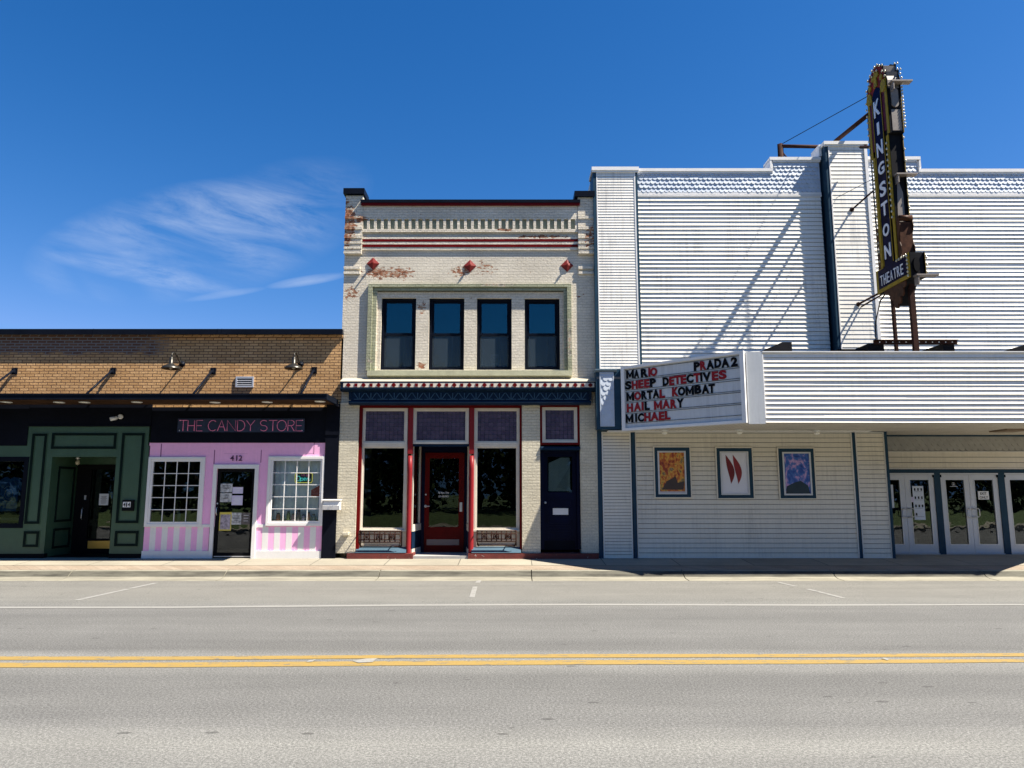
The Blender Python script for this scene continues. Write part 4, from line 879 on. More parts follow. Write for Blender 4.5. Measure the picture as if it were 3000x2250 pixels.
# storefront cornice
yF = -.27; a_, b2 = Xf(996, 1118, yF), Xf(1745, 1118, yF)
g = MB(); zz = Zf(1116.5, yF); g.yz([(-.001, Zf(1108)), (yF, zz), (yF, zz - .012), (-.001, Zf(1113))], a_, b2); g.build('cornice_flashing', paint('dull_cream_flashing', (.36, .33, .26), .6, .12), cb_)
g = MB(); g.box(a_, b2, yF, -.001, Zf(1121, yF), zz - .013); g.box(a_ + .02, b2 - .02, yF + .015, -.001, Zf(1135.2, yF), Zf(1121.2, yF)); g.yz([(-.001, Zf(1135.4, yF)), (yF, Zf(1135.4, yF)), (yF, Zf(1139, yF)), (-.19, Zf(1146, -.19)), (-.001, Zf(1146, -.19))], a_ + .005, b2 - .005)
a3, b3 = Xf(1029, 1160, -.16), Xf(1726, 1160, -.16)
g.box(a3, b3, -.16, -.001, Zf(1174, -.16), Zf(1146, -.17)); g.yz([(-.001, Zf(1174, -.16) - .001), (-.19, Zf(1174, -.19)), (-.21, Zf(1179, -.2)), (-.19, Zf(1185, -.19)), (-.001, Zf(1185, -.19))], Xf(1021, 1180, -.2), Xf(1732, 1180, -.2))
g.yz([(-.161, Zf(1147, -.16)), (-.2, Zf(1147, -.16)), (-.17, Zf(1172, -.16)), (-.161, Zf(1172, -.16))], a3 - .05, a3); g.yz([(-.161, Zf(1147, -.16)), (-.2, Zf(1147, -.16)), (-.17, Zf(1172, -.16)), (-.161, Zf(1172, -.16))], b3, b3 + .05)
corn = g.build('storefront_cornice', M['navy_blue'], cb_)
g = MB(); n = 20; w = (b3 - a3 - .1) / n; zc0, zc1 = Zf(1171, -.17), Zf(1151, -.17)
for i in range(n):
    x0 = a3 + .05 + w * i; cx = x0 + w / 2; yy0, yy1 = -.178, -.1605
    g.box(cx - .009, cx + .009, yy0, yy1, zc0, zc1)
    for s_ in (-1, 1):
        g.xz([(cx, zc0), (cx + s_ * .02, zc0), (cx + s_ * w * .5, zc1), (cx + s_ * (w * .5 - .022), zc1)], yy0, yy1); g.xz([(cx + s_ * .01, zc0), (cx + s_ * w * .45, zc0), (cx + s_ * w * .45, zc0 + .02), (cx + s_ * .01, zc0 + .02)], yy0 + .004, yy1)
g.build('frieze_relief', paint('teal_relief_paint', (.02, .06, .10), .45, .15), corn)
g = MB(); zf0, zf1 = Zf(1134.3, yF), Zf(1121.8, yF); g.box(a_ + .075, b2 - .03, yF + .003, yF + .0145, zf0, zf1); g.build('medallion_frieze', M['cream'], corn)
zm = (zf0 + zf1) / 2
for i in range(17):
    x = Xf(1020.5 + 44.32 * i, 1128, yF); R_ = .045; g = MB()
    g.xz([(x + R_ * (1.22 if k % 4 == 0 else (.92 if k % 2 == 0 else 1.0)) * math.cos(rad(22.5 * k)), zm + R_ * .95 * math.sin(rad(22.5 * k))) for k in range(16)], yF - .006, yF + .0028); g.build('rosette', M['red'], corn)
    if i < 16: g = MB(); x2 = Xf(1020.5 + 44.32 * (i + .5), 1128, yF); g.box(x2 - .034, x2 + .034, yF - .006, yF + .0028, zm - .034, zm + .034); g.build('square_block', M['red'], corn)
# ground floor piers
zP = Zf(1150); zB = Zf(1620)
g = MB(); g.box(Xf(991, 1400), Xf(1047, 1400), -.03, .5, zB, Zf(1180)); g.box(Xf(991, 1400), Xf(1052, 1400) , 0, .5, Zf(1190), zC); g.build('brick_pier', cby, cb_)
g = MB(); g.box(Xf(1529.5, 1400), Xf(1582.5, 1400), -.03, .5, zB, Zf(1180)); g.build('brick_pier', cby, cb_)
g = MB(); g.box(Xf(1700.5, 1400), Xf(1752.5, 1400), -.03, .5, zB, Zf(1180)); g.build('brick_pier', cby, cb_)
g = MB(); g.box(XA, XB, .001, .5, Zf(1181), zC - .001); g.build('lintel_wall', cby, cb_)
g = MB(); p = P3(1015, 1563, -.03); g.box(p.x - .065, p.x + .065, -.13, -.031, p.z - .03, p.z + .03); g.build('brick_stub', cby, cb_)
# worn red base
g = MB(); g.box(Xf(1020, 1620), Xf(1212, 1620), -.13, .3, ZS1 - .03, Zf(1621.5, -.1)); g.box(Xf(1372, 1620), Xf(1752, 1620), -.13, .3, ZS1 - .03, Zf(1621.5, -.1))
g.build('red_base', M['red_base'], cb_)
YS = .1   # storefront plane
def frame(rc, w, y0, y1, m, name='window_frame', parent=None, inner=True):
    a, b_, c, d = rc; g = MB(); g.ring(a, b_, c, d, w, y0, y1)
    if inner: g.ring(a + w, b_ - w, c + w, d - w, .03, y0 + .025, y1 - .001)
    return g.build(name, m, parent or cb_)
def leaded(name):
    m, nt, N, L, b = base_nt(name)
    tc = N.new('ShaderNodeTexCoord'); sp = N.new('ShaderNodeSeparateXYZ'); L.new(tc.outputs['Object'], sp.inputs[0]); cb = N.new('ShaderNodeCombineXYZ'); L.new(sp.outputs[0], cb.inputs[0]); L.new(sp.outputs[2], cb.inputs[1])
    bt = N.new('ShaderNodeTexBrick'); bt.offset = 0; bt.inputs['Scale'].default_value = 1; bt.inputs['Brick Width'].default_value = .093; bt.inputs['Row Height'].default_value = .093; bt.inputs['Mortar Size'].default_value = .0045; bt.inputs['Mortar Smooth'].default_value = 0
    L.new(cb.outputs[0], bt.inputs['Vector']); bt.inputs['Color1'].default_value = (.055, .038, .07, 1); bt.inputs['Color2'].default_value = (.085, .062, .095, 1); bt.inputs['Mortar'].default_value = (.006, .006, .02, 1)
    rb = mth(N, L, 'SINE', mth(N, L, 'MULTIPLY', sp.outputs[0], 520)); c = mixc(N, L, 1.0, bt.outputs['Color'], ramp(N, L, noise(N, L, tc.outputs['Object'], 4, 3), [(.3, (.75, .7, .75)), (.7, (1.15, 1.1, 1.15))]), 'MULTIPLY')
    L.new(c, b.inputs['Base Color']); setp(b, rough=.22, spec=.7)
    h = mth(N, L, 'ADD', mth(N, L, 'MULTIPLY', rb, .12), mth(N, L, 'MULTIPLY', bt.outputs['Fac'], .6)); bumpn(N, L, h, .5, .004, b); return m
M['prism'] = leaded('purple_prism_glass_tiles')
g = MB(); xr0, xr1 = Xf(1047.5, 1400), Xf(1529, 1400)
g.box(xr0, xr1, -.0, .14, Zf(1195), Zf(1186)); g.box(xr0, Xf(1059.5, 1400, .1) + 0, -.0, .14, zB, Zf(1195) - .001); g.box(Xf(1522.5, 1400, .1), xr1, 0, .14, zB, Zf(1195) - .001)
g.build('red_frame', M['red'], cb_)
zt1, zt0 = Zf(1195.5, YS), Zf(1300, YS)
def transom(px0, px1, py0, py1, gp, name='transom_window', par=None, ym=1250):
    a, b_ = Xf(px0, ym, YS), Xf(px1, ym, YS); c, d = Zf(py1, YS), Zf(py0, YS); f = frame((a, b_, c, d), .05, YS - .05, YS + .04, M['cream'], name)
    g = MB(); g.box(a + .08, b_ - .08, YS, YS + .012, c + .08, d - .08); g.build('prism_tiles', M['prism'], f); return f
transom(1061, 1195, 1194.5, 1303, None); transom(1210, 1374, 1195, 1301, None); transom(1389, 1524, 1194.5, 1303, None)
def shopwin(px0, px1, ym=1430):
    a, b_ = Xf(px0, ym, YS), Xf(px1, ym, YS); c, d = Zf(1556, YS), Zf(1296, YS) - .0
    d = Zf(1303, YS) - .002
    f = frame((a, b_, c, d), .045, YS - .045, YS + .04, M['cream'], 'shop_window'); g = MB(); g.box(a + .074, b_ - .074, YS + .005, YS + .011, c + .074, d - .074); g.build('pane', M['glass'], f)
    g = MB(); g.box(a - .0, b_ + .0, YS - .075, YS - .046, c - .005, c + .03); g.build('sill', M['cream'], f)
    # bulkhead below
    g = MB(); zb0, zb1 = Zf(1602, YS), c - .006; g.box(a, b_, YS - .01, YS + .04, zb0, zb1); g.box(a, a + .11, YS - .03, YS - .0105, zb0, zb1 - .01); g.box(b_ - .11, b_, YS - .03, YS - .0105, zb0, zb1 - .01); g.box(a + .11, b_ - .11, YS - .03, YS - .0105, zb1 - .06, zb1 - .01); g.build('bulkhead', paint('peeling_cream_paint', (.50, .44, .36), .7, .2, vs=5, bump=.6, bs=25, chip=.62, chipc=(.16, .09, .07)), f)
    g = MB(); g.yz([(YS - .011, Zf(1600.5, YS)), (-.12, Zf(1619.5, -.12)), (YS - .011, Zf(1619.5, -.12) - .03)], a - .03, b_ + .03); g.build('sloped_base', M['slab_blue'], f)
    return a, b_
wl = shopwin(1055, 1192); wr = shopwin(1388, 1522)
for px0, px1 in ((1192.5, 1207), (1374, 1388)):
    a, b_ = Xf(px0, 1430, .04), Xf(px1, 1430, .04); m_ = (a + b_) / 2; r = .055
    g = MB(); g.box(a, b_, .01, .12, Zf(1330, .03), Zf(1187, .03)); g.lathe([(r * 1.1, 0), (r * 1.15, .05), (r, .08), (r, 1.9), (r * .9, Zf(1334, .03) - .27)], (m_, .03, .262), 20); g.build('iron_column', M['red_bright'], cb_)
# recessed shop entrance with splayed sides
YD = .95; xe0, xe1 = Xf(1209, 1430, .12), Xf(1373, 1430, .12); xj0, xj1 = Xf(1237, 1430, YD), Xf(1366, 1430, YD); ZD = ZS1 + .05; zh = Zf(1302, .1)
g = MB(); g.xy([(xe0, .1), (xe1, .1), (xj1 + .1, YD + .1), (xj0 - .1, YD + .1)], zh, zh + .06); g.box(xe0, xe1, .06, .12, Zf(1308, .08), zh - .001); g.build('entrance_ceiling', M['navy_blue'], cb_)
def splay(x0, x1):
    d = Vector((x1 - x0, YD - .14, 0)); Ln = d.length; u = d.normalized(); n = Vector((u.y, -u.x, 0)) * (1 if x0 > x1 else 1); t = .04
    def slab(a, b_, z0, z1, th, gg):
        p, q = Vector((x0, .14, 0)) + u * (a * Ln), Vector((x0, .14, 0)) + u * (b_ * Ln); nn = Vector((u.y, -u.x, 0)) * th / 2
        gg.xy([(p.x - nn.x, p.y - nn.y), (q.x - nn.x, q.y - nn.y), (q.x + nn.x, q.y + nn.y), (p.x + nn.x, p.y + nn.y)], z0, z1)
    g = MB(); slab(0, 1, ZD, .42, .06, g); slab(0, 1, .80, .95, .06, g); slab(0, .05, .96, zh, .06, g); slab(.8, .9, .96, zh, .05, g); g.build('side_frame', M['cream'], cb_)
    g = MB(); slab(0, 1, .421, .799, .05, g); g.build('side_panel', M['navy_blue'], cb_)
    g = MB(); slab(.901, .99, .96, zh, .05, g); g.build('side_post', M['red'], cb_)
    g = MB(); slab(.051, .799, .96, zh, .008, g); g.build('side_pane', M['glass'], cb_)
splay(xe0 - .02, xj0 - .04); splay(xe1 + .02, xj1 + .04)
g = MB(); g.xy([(xe0 - .02, -.1), (xe1 + .02, -.1), (xj1 + .1, YD + .1), (xj0 - .1, YD + .1)], ZS1 - .02, ZD); g.build('entrance_step', M['marble'], cb_)
RD = RC(1243.5, 1360, 1326, 1602, YD); RD = (RD[0], RD[1], ZD + .01, RD[3]); a, b_, c, d = RD
g = MB(); g.grid(xj0 - .12, xj1 + .12, ZD, zh + .02, YD + .01, YD + .1, [(a, b_, -1, d)]); g.build('door_frame', M['navy'], cb_)
gl = RC(1258, 1344, 1343, 1544, YD)
g = MB(); g.grid(a + .005, b_ - .005, c, d - .005, YD - .01, YD + .04, [gl]); rd_ = g.build('red_door', M['red'], cb_)
g = MB(); g.box(gl[0], gl[1], YD + .01, YD + .016, gl[2], gl[3]); g.build('pane', M['glass'], rd_)
k = RC(1250, 1345, 1580, 1597, YD); g = MB(); g.box(k[0], k[1], YD - .016, YD - .0105, k[2], k[3]); g.build('kick_plate', M['steel_plate'], rd_)
hp = P3(1247, 1483, YD - .01); g = MB(); g.lathe([(.032, -.02), (.032, 0)], (hp.x, YD - .01, hp.z), 14, axis='Y'); g.tube([hp + Vector((0, -.02, 0)), hp + Vector((0, -.06, 0)), hp + Vector((.1, -.06, 0))], .012); g.lathe([(.02, -.015), (.02, 0)], (hp.x, YD - .01, Zf(1449, YD)), 12, axis='Y'); g.build('lever_handle', M['silver'], rd_)
k = RC(1346.5, 1354, 1472, 1499, YD - .02); g = MB(); g.box(k[0], k[1], YD - .03, YD - .0105, k[2], k[3]); g.box(k[0] + .015, k[1] - .015, YD - .036, YD - .0302, k[2] + .03, k[3] - .03); g.build('pull_plate', M['silver'], rd_)
p0 = P3(1284.5, 1447.5, YD); p1 = P3(1315.5, 1440.5, YD); text_obj('By Appt. Only', 'lettering', M['white_text'], rd_, (p0.x, YD + .0085, p0.z), (1, 0, 0), (0, 0, 1), p1.x - p0.x, p1.z - p0.z, .012, .0006)
p0 = P3(1284.5, 1457, YD); p1 = P3(1314, 1451.5, YD); text_obj('231-622-9151', 'lettering', M['white_text'], rd_, (p0.x, YD + .0085, p0.z), (1, 0, 0), (0, 0, 1), p1.x - p0.x, p1.z - p0.z, .02, .0006)
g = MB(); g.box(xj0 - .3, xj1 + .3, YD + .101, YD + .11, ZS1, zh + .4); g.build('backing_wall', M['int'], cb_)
# blue stair door bay
xb0, xb1 = Xf(1583, 1400, .05), Xf(1700, 1400, .05)
g = MB(); tr = RC(1581.5, 1698, 1187, 1304, .05); g.ring(tr[0], tr[1], tr[2], tr[3], .05, .0, .1); g.build('transom_surround', M['red'], cb_)
tf = frame((tr[0] + .052, tr[1] - .052, tr[2] + .05, tr[3] - .04), .045, .02, .1, M['cream'], 'transom_window'); g = MB(); g.box(tr[0] + .12, tr[1] - .12, .06, .07, tr[2] + .12, tr[3] - .11); g.build('prism_tiles', M['prism'], tf)
g = MB(); g.yz([(-.04, Zf(1308, -.03)), (-.06, Zf(1312, -.05)), (-.06, Zf(1318, -.05)), (.2, Zf(1320, -.03)), (.2, Zf(1308, -.03))], xb0, xb1 - .0); g.build('door_hood', M['navy_blue'], cb_)
bd = RC(1593, 1689, 1324, 1610, .28); a, b_, c, d = bd; c = Zf(1611, .2)
g = MB(); g.box(xb0, a, .1, .35, Zf(1611), Zf(1320)); g.box(b_, xb1, .1, .35, Zf(1611), Zf(1320)); g.box(a, b_, .1, .35, d, Zf(1320)); g.build('door_frame', M['navy'], cb_)
gl = RC(1604, 1676, 1338, 1442, .28)
g = MB(); g.grid(a + .004, b_ - .004, c, d - .003, .26, .31, [gl]); bdr = g.build('blue_door', M['navy'], cb_)
for (y0, y1) in ((1462, 1487), (1512, 1535), (1540, 1551), (1557, 1578)):
    q = RC(1606, 1673, y0, y1, .26); g = MB(); g.ring(q[0], q[1], q[2], q[3], .014, .25, .2598); g.build('door_moulding', M['navy'], bdr)
g = MB(); g.box(gl[0], gl[1], .275, .28, gl[2], gl[3]); g.build('pane', M['glass'], bdr)
dp = MB(); dp.xz([(gl[0] + .02, gl[2] + .02), (gl[1] - .04, gl[2] + .02), (gl[1] - .05, gl[3] - .02), (gl[0] + .3, gl[3] - .02), (gl[0] + .03, gl[3] - .14)], .31, .313)
dp.xz([(gl[0] + .2, gl[2] + .1), (gl[1] - .1, gl[2] + .06), (gl[1] - .07, gl[3] - .25)], .304, .3075, 1); dp.build('door_curtain', [paint('white_door_cloth', (.78, .85, .82), .8, .1), paint('greyer_door_cloth', (.6, .66, .66), .8, .1)], bdr)
k = RC(1591, 1686, 1583, 1609, .26); g = MB(); g.box(k[0] + .01, k[1] - .01, .254, .2595, k[2], k[3]); g.build('kick_plate', M['black_metal'], bdr)
p = P3(1597, 1472.5, .25); g = MB(); g.lathe([(.01, .0), (.012, -.03), (.028, -.045), (.028, -.065), (.005, -.075)], (p.x, .26, p.z), 14, axis='Y'); g.build('door_knob', M['silver'], bdr)
k = RC(1619.6, 1664.7, 1489, 1508, .25); g = MB(); g.box(k[0], k[1], .235, .2595, k[2], k[3]); g.xz([(k[0] + .01, k[3] - .005), (k[1] - .01, k[3] - .005), ((k[0] + k[1]) / 2, k[3] - .04)], .232, .2345); g.build('mail_slot', M['white'], bdr)
g = MB(); g.box(xb0 - .1, xb1 + .1, .5, .52, .2, Zf(1320)); g.build('backing_wall', M['int'], cb_)
# shell of the building behind the front
g = MB(); g.box(XA, XA + .2, .301, 11, .2, ztop - .4); g.box(XB - .2, XB, .301, 11, .2, ztop - .4); g.box(XA, XB, 10.8, 11, .2, ztop - .4); g.build('side_wall', cbr, cb_)
g = MB(); g.box(XA + .2, XB - .2, .301, 10.8, ztop - .6, ztop - .45); g.build('roof', M['roof'], cb_)
g = MB(); g.box(XA + .2, XB - .2, .501, 10.8, Zf(1190, .3), Zf(1180, .3)); g.box(XA + .2, XB - .2, 3, 3.1, .25, ztop - .61); g.box(XA + .2, XB - .2, .301, 10.8, .15, .235); g.build('inner_floor', M['int'], cb_)
# window guards: low wrought iron screens
def guard(rc, label):
    a, b_, c, d = rc; t = thing('iron_window_guard', label, 'window guard', ((a + b_) / 2, -.1, c), 'wrought iron guards below the shop windows'); y0, y1 = .05, -.14
    g = MB(); r = .013; zt_, zm_ = d, c + (d - c) * .32
    for z, y in ((zt_, y1), (zt_ - .06, y1), (zm_, y1), (zm_ + .05, y1)): g.tube([(a, y, z), (b_, y, z)], r, 6)
    for x in (a, b_):
        g.tube([(x, y1, zt_), (x, y0, zt_)], r, 6); g.tube([(x, y1, zt_), (x, y1, zm_), (x + (.04 if x == a else -.04), y1 + .05, c)], r, 6); g.tube([(x, y0, zt_), (x, y0, c)], r, 6)
    for i in range(1, 8): x = a + (b_ - a) * i / 8; g.tube([(x, y1, zm_), (x, y1, zt_)], r, 6)
    g.tube([(a, y0, c + .01), (b_, y0, c + .01)], r, 6); g.build('frame_bars', M['rust'], t)
    for i in (1.5, 3.9, 6.3):
        cx = a + (b_ - a) * i / 8; cz = (zt_ - .06 + zm_ + .05) / 2; h = (zt_ - zm_ - .11) / 2; w = h * .95; g = MB()
        for (p, q) in (((-w, -h), (w, h)), ((-w, h), (w, -h)), ((0, -h), (0, h)), ((-w, 0), (w, 0))): g.tube([(cx + p[0], y1, cz + p[1]), (cx + q[0], y1, cz + q[1])], .009, 5)
        for s_ in (-1, 1): g.tube([(cx + s_ * w, y1, cz - h), (cx + s_ * w, y1, cz + h)], .014, 5)
        g.build('star_panel', M['rust'], t)
guard(RC(1052.5, 1173.5, 1556, 1603, -.1), 'rusty iron guard with star squares under the left shop window')
guard(RC(1397.6, 1512, 1555, 1600, -.1), 'rusty iron guard with star squares under the right shop window')
# weeds
def weed(px, py, n, h, label):
    p = gnd(px, py, ZS1 - .01); t = []; g = MB()
    for i in range(n):
        an = random.uniform(0, 6.28); l = h * random.uniform(.5, 1); tip = Vector((math.cos(an) * l * .5, math.sin(an) * l * .3 - .02, l))
        b0 = p + Vector((random.uniform(-.06, .06), random.uniform(-.03, .01), 0)); g.tube([b0, b0 + tip * .6 + Vector((0, 0, .01)), b0 + tip], .003, 4)
        for k in range(6):
            c = b0 + tip * (.3 + .7 * k / 5); a2 = random.uniform(0, 6.28); s_ = random.uniform(.02, .04); d = Vector((math.cos(a2), math.sin(a2) * .7, random.uniform(.1, .7))) * s_; e = Vector((-d.y, d.x, .01)).normalized() * s_ * .35
            g.quad([c, c + d * .5 + e, c + d, c + d * .5 - e])
    return tag(g.build('weed', M['leaf']), label, 'weed', 'weeds at the foot of the walls')
weed(953, 1632, 9, .24, 'green leafy weed growing at foot of the black post'); weed(990, 1633, 12, .18, 'low straggly weed at the foot of the cream brick pier')

# ------------------------------------------------------------------ theatre building
YP_, YW = -.12, .08
TX0, TX1 = Xf(1742, 800, YP_), 15.5
th = thing('theatre_building', 'tall theatre with white lapped siding, scalloped shingle bands and blue trim', 'building', (7.5, 0, .24))
def capbox(g, x0, x1, yf, pz_, pt, ov=.05, back=.5):
    z0, z1 = Zf(pz_, yf - ov), Zf(pt, yf - ov); g.box(x0 - ov * .6, x1 + ov * .6, yf - ov, back, z0, z1); g.box(x0 - ov * .4, x1 + ov * .4, yf - ov * .6, yf - .001, z0 - .04, z0 - .0005)
sid, shg, trim, wht, capm, shb = MB(), MB(), MB(), MB(), MB(), MB()
# pilaster 1 (left)
p1a, p1b = Xf(1742, 800, YP_), Xf(1875, 800, YP_)
zmq = Zf(1085, YP_)
sa, sb = Xf(1754.5, 800, YP_), Xf(1864, 800, YP_); zc1 = Zf(500, YP_)
trim.box(p1a, p1b, YP_ + .01, .5, zmq - .35, zc1)
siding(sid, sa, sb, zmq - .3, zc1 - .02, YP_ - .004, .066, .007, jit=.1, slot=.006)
wht.box(p1a + .075, sa, YP_ - .015, YP_ + .009, zmq - .3, zc1); wht.box(sb, sb + .03, YP_ - .015, YP_ + .009, zmq - .3, zc1); trim.box(p1a, p1a + .07, YP_ - .01, YP_ + .009, zmq - .3, zc1)
capbox(capm, p1a, p1b, YP_, 498, 488)
# walls
def wallsec(x0, x1, pcap, ptop, lowz, shz0, step_in=None):
    ztp = Zf(ptop + 8, YW); trim.box(x0, x1, YW + .01, .5, lowz, ztp)
w1a, w1b = p1b + .001, Xf(2414, 700, YW)
xst = Xf(2257, 465, YW); zlow = Zf(1125, YW)
zsh0 = Zf(568, YW)
zt_lo = Zf(501, YW); zt_hi = Zf(468, YW)
def wallpart(x0, x1, hi0, hi1, seam=3.4):
    trim.box(x0, x1, YW + .012, .5, .26 if False else zlow, zt_lo); 
    if hi1 > hi0: trim.box(hi0, hi1, YW + .012, .5, zt_lo, zt_hi)
    shb.box(x0, x1, YW + .002, YW + .011, zsh0, zt_lo)
    if hi1 > hi0: shb.box(hi0, hi1, YW + .002, YW + .011, zt_lo, zt_hi)
    scallops(shg, x0 + .01, x1 - .01, zsh0 + .03, zt_hi if hi1 > hi0 else zt_lo, YW, .108, .104, .024, clip=lambda x, z: z + .10 < zt_lo or (hi0 + .05 < x < hi1 - .03 and z + .1 < zt_hi))
    wht.box(x0, x1, YW - .02, YW + .001, zsh0 - .03, zsh0 + .03); wht.box(x0, x1, YW - .03, YW + .001, zsh0 - .075, zsh0 - .045)
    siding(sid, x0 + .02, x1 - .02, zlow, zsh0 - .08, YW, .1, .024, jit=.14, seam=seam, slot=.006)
    wht.box(x0, x0 + .025, YW - .025, YW + .011, zlow, zsh0 - .08)
wallpart(w1a, w1b, xst, w1b)
capbox(capm, w1a + .04, xst - .001, YW, 501, 492.8, .05); capbox(capm, xst, w1b - .001, YW, 468, 459.5, .05)
wht.box(xst - .03, xst + .012, YW - .045, .5, zt_lo + .06, zt_hi - .01); wht.box(xst + .013, xst + .035, YW - .03, YW + .01, zt_lo - .06, zt_hi - .01)
capm.box(Xf(2404, 430, YW), w1b + .0, YW - .04, .5, zt_hi + .08, Zf(426, YW))
# tall pilaster
p2a, p2b = Xf(2416, 431, YP_), Xf(2538, 431, YP_); zc2 = Zf(422, YP_)
trim.box(p2a, p2b - .04, YP_ + .01, .5, zlow, zc2)
sa, sb = p2a + .095, p2b - .07
siding(sid, sa, sb, zlow, zc2 - .06, YP_ - .004, .1, .009, jit=.15, seam=9, slot=.007)
wht.box(sa - .025, sa, YP_ - .02, YP_ + .009, zlow, zc2); wht.box(sb, sb + .07, YP_ - .03, YP_ + .2, zlow, zc2); wht.box(sa, sb, YP_ - .02, YP_ + .009, zc2 - .06, zc2); trim.box(p2a, sa - .026, YP_ - .01, YP_ + .009, zlow, zc2)
capbox(capm, p2a, p2b, YP_, 422, 412.8)
# wall right of it
w2a = p2b + .001; xst2 = Xf(2690, 465, YW)
shg.build('shingle_band', M['shingle'], th); shg = MB()
wallpart(w2a, TX1, w2a, xst2)
capbox(capm, w2a + .03, xst2, YW, 467, 458, .05); capbox(capm, xst2 + .001, TX1, YW, 503, 494, .05)
wht.box(xst2 - .012, xst2 + .03, YW - .045, .5, zt_lo + .06, zt_hi - .01); wht.box(xst2 - .04, xst2 - .013, YW - .03, YW + .01, zt_lo - .06, zt_hi - .01)
# ground floor, left pilaster and poster wall (in plane 0)
ZT = Zf(1266, 0)
trim.box(Xf(1752, 1450, -.04), Xf(1860.5, 1450), -.04, .4, ZS1 - .02, ZT + .2)
l0, l1 = Xf(1765.5, 1450, -.05), Xf(1851, 1450, -.05)
trim.box(Xf(1855.5, 1450, -.06), Xf(1863.5, 1450, -.06), -.06, -.041, ZS1, ZT)
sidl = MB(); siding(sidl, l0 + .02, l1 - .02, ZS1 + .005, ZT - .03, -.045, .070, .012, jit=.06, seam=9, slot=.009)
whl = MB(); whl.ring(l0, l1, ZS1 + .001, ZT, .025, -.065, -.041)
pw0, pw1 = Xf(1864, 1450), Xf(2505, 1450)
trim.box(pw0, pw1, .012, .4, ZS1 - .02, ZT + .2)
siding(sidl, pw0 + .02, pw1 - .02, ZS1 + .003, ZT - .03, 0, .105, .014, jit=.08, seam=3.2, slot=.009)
whl.ring(pw0, pw1, ZS1 + .001, ZT, .022, -.03, .011)
trim.box(pw1 + .001, Xf(2516, 1450, -.03), -.03, .4, ZS1 - .02, ZT)
q0, q1 = Xf(2517, 1450, -.03), Xf(2602, 1450, -.03)
trim.box(Xf(2516, 1450, -.03) + .001, q1 + .06, -.01, .4, ZS1 - .02, ZT + .2)
siding(sidl, q0 + .02, q1 - .02, ZS1 + .003, ZT - .03, -.014, .10, .014, jit=.06, seam=9, slot=.009); whl.ring(q0, q1, ZS1 + .001, ZT, .022, -.035, -.011)
trim.box(q1 + .001, q1 + .06, -.05, 1.05, ZS1 - .02, ZT)
trim.box(TX0 + .05, q1 + .06, -.07, -.0405, ZT + .001, ZT + .06)
# entrance recess
YE = .95; zE = lambda p: Zf(p, YE)
shb2 = MB(); shl = MB(); shl.box(q1 + .061, TX1, YE + .001, YE + .05, zE(1373), zE(1276) + .02); scallops(shl, q1 + .07, TX1 - .02, zE(1322), zE(1279), YE, .145, .115, .012)
siding(sidl, q1 + .061, TX1 - .02, zE(1372), zE(1324), YE - .01, .15, .014, jit=.1, seam=5, slot=.01)
whl.box(q1 + .061, TX1, YE - .03, YE, zE(1325), zE(1322.5)); whl.box(q1 + .061, TX1, YE - .035, YE, zE(1374.5), zE(1371.5))
trim.box(q1 + .061, TX1, YE - .025, YE + .05, zE(1385.5), zE(1375)); trim.box(q1 + .061, TX1, YE - .03, YE + .04, zE(1279), zE(1272))
mull = [(Xf(2742.5, 1500, YE), Xf(2761, 1500, YE)), (Xf(2931, 1500, YE), Xf(2950, 1500, YE))]
mull.append((mull[1][0] + (mull[1][0] - mull[0][0]), mull[1][1] + (mull[1][0] - mull[0][0])))
for a, b_ in mull: trim.box(a, b_, YE - .03, YE + .05, ZS1, zE(1385.6))
M['slot'] = paint('siding_slot_shade', (.06, .06, .06), .9); sid.build('upper_siding', [M['siding'], M['slot']], th); shg.build('shingle_band', M['shingle'], th); trim.build('blue_trim', M['blue_trim'], th); wht.build('white_trim', M['white'], th); capm.build('parapet_cap', M['white'], th); shb.build('shingle_backing', M['shingle'], th)  # slot faces coloured dark to stand in for shade under each lap
sidl.build('lower_siding', [M['siding_low'], paint('siding_slot_shade', (.10, .10, .10), .9)], th); whl.build('lower_trim', paint('cream_vinyl_trim', (.66, .63, .57), .45, .05), th); shl.build('entrance_shingles', M['shingle_low'], th)
# glazed door pairs
def leaf(a, b_, hinge_left, nm='entrance_door'):
    z0, z1 = ZS1 + .03, zE(1391); gz0, gz1 = zE(1594), zE(1406); st = .125
    g = MB(); g.grid(a + .003, b_ - .003, z0, z1, YE - .01, YE + .035, [(a + st, b_ - st, gz0, gz1)]); d = g.build(nm, M['door_silver'], th)
    g = MB(); g.box(a + st, b_ - st, YE + .01, YE + .016, gz0, gz1); g.build('pane', M['glass_door'], d)
    g = MB(); g.ring(a + st - .015, b_ - st + .015, gz0 - .015, gz1 + .015, .015, YE - .016, YE - .0105); g.build('glazing_bead', M['silver'], d)
    hx = (b_ - .06) if hinge_left else (a + .06); s_ = 1 if hinge_left else -1; zz = zE(1502)
    g = MB(); pts = [(hx + s_ * .03, YE - .01, zz + .1), (hx + s_ * .03, YE - .07, zz + .095), (hx - s_ * .06, YE - .08, zz + .095), (hx - s_ * .08, YE - .08, zz + .07), (hx - s_ * .08, YE - .08, zz - .07), (hx - s_ * .06, YE - .08, zz - .095), (hx + s_ * .03, YE - .07, zz - .095), (hx + s_ * .03, YE - .01, zz - .1)]
    pts = [(2 * hx - p[0] + 0, p[1], p[2]) for p in pts] if False else pts
    g.tube(pts, .011, 8); g.build('pull_handle', M['silver'], d)
    g = MB(); g.box((b_ - .03) if not hinge_left else a, b_ if not hinge_left else (a + .03), YE - .03, YE - .011, z1 - .06, z1 + .01); g.build('pivot', M['black'], d)
    return d, (a + st, b_ - st, gz0, gz1)
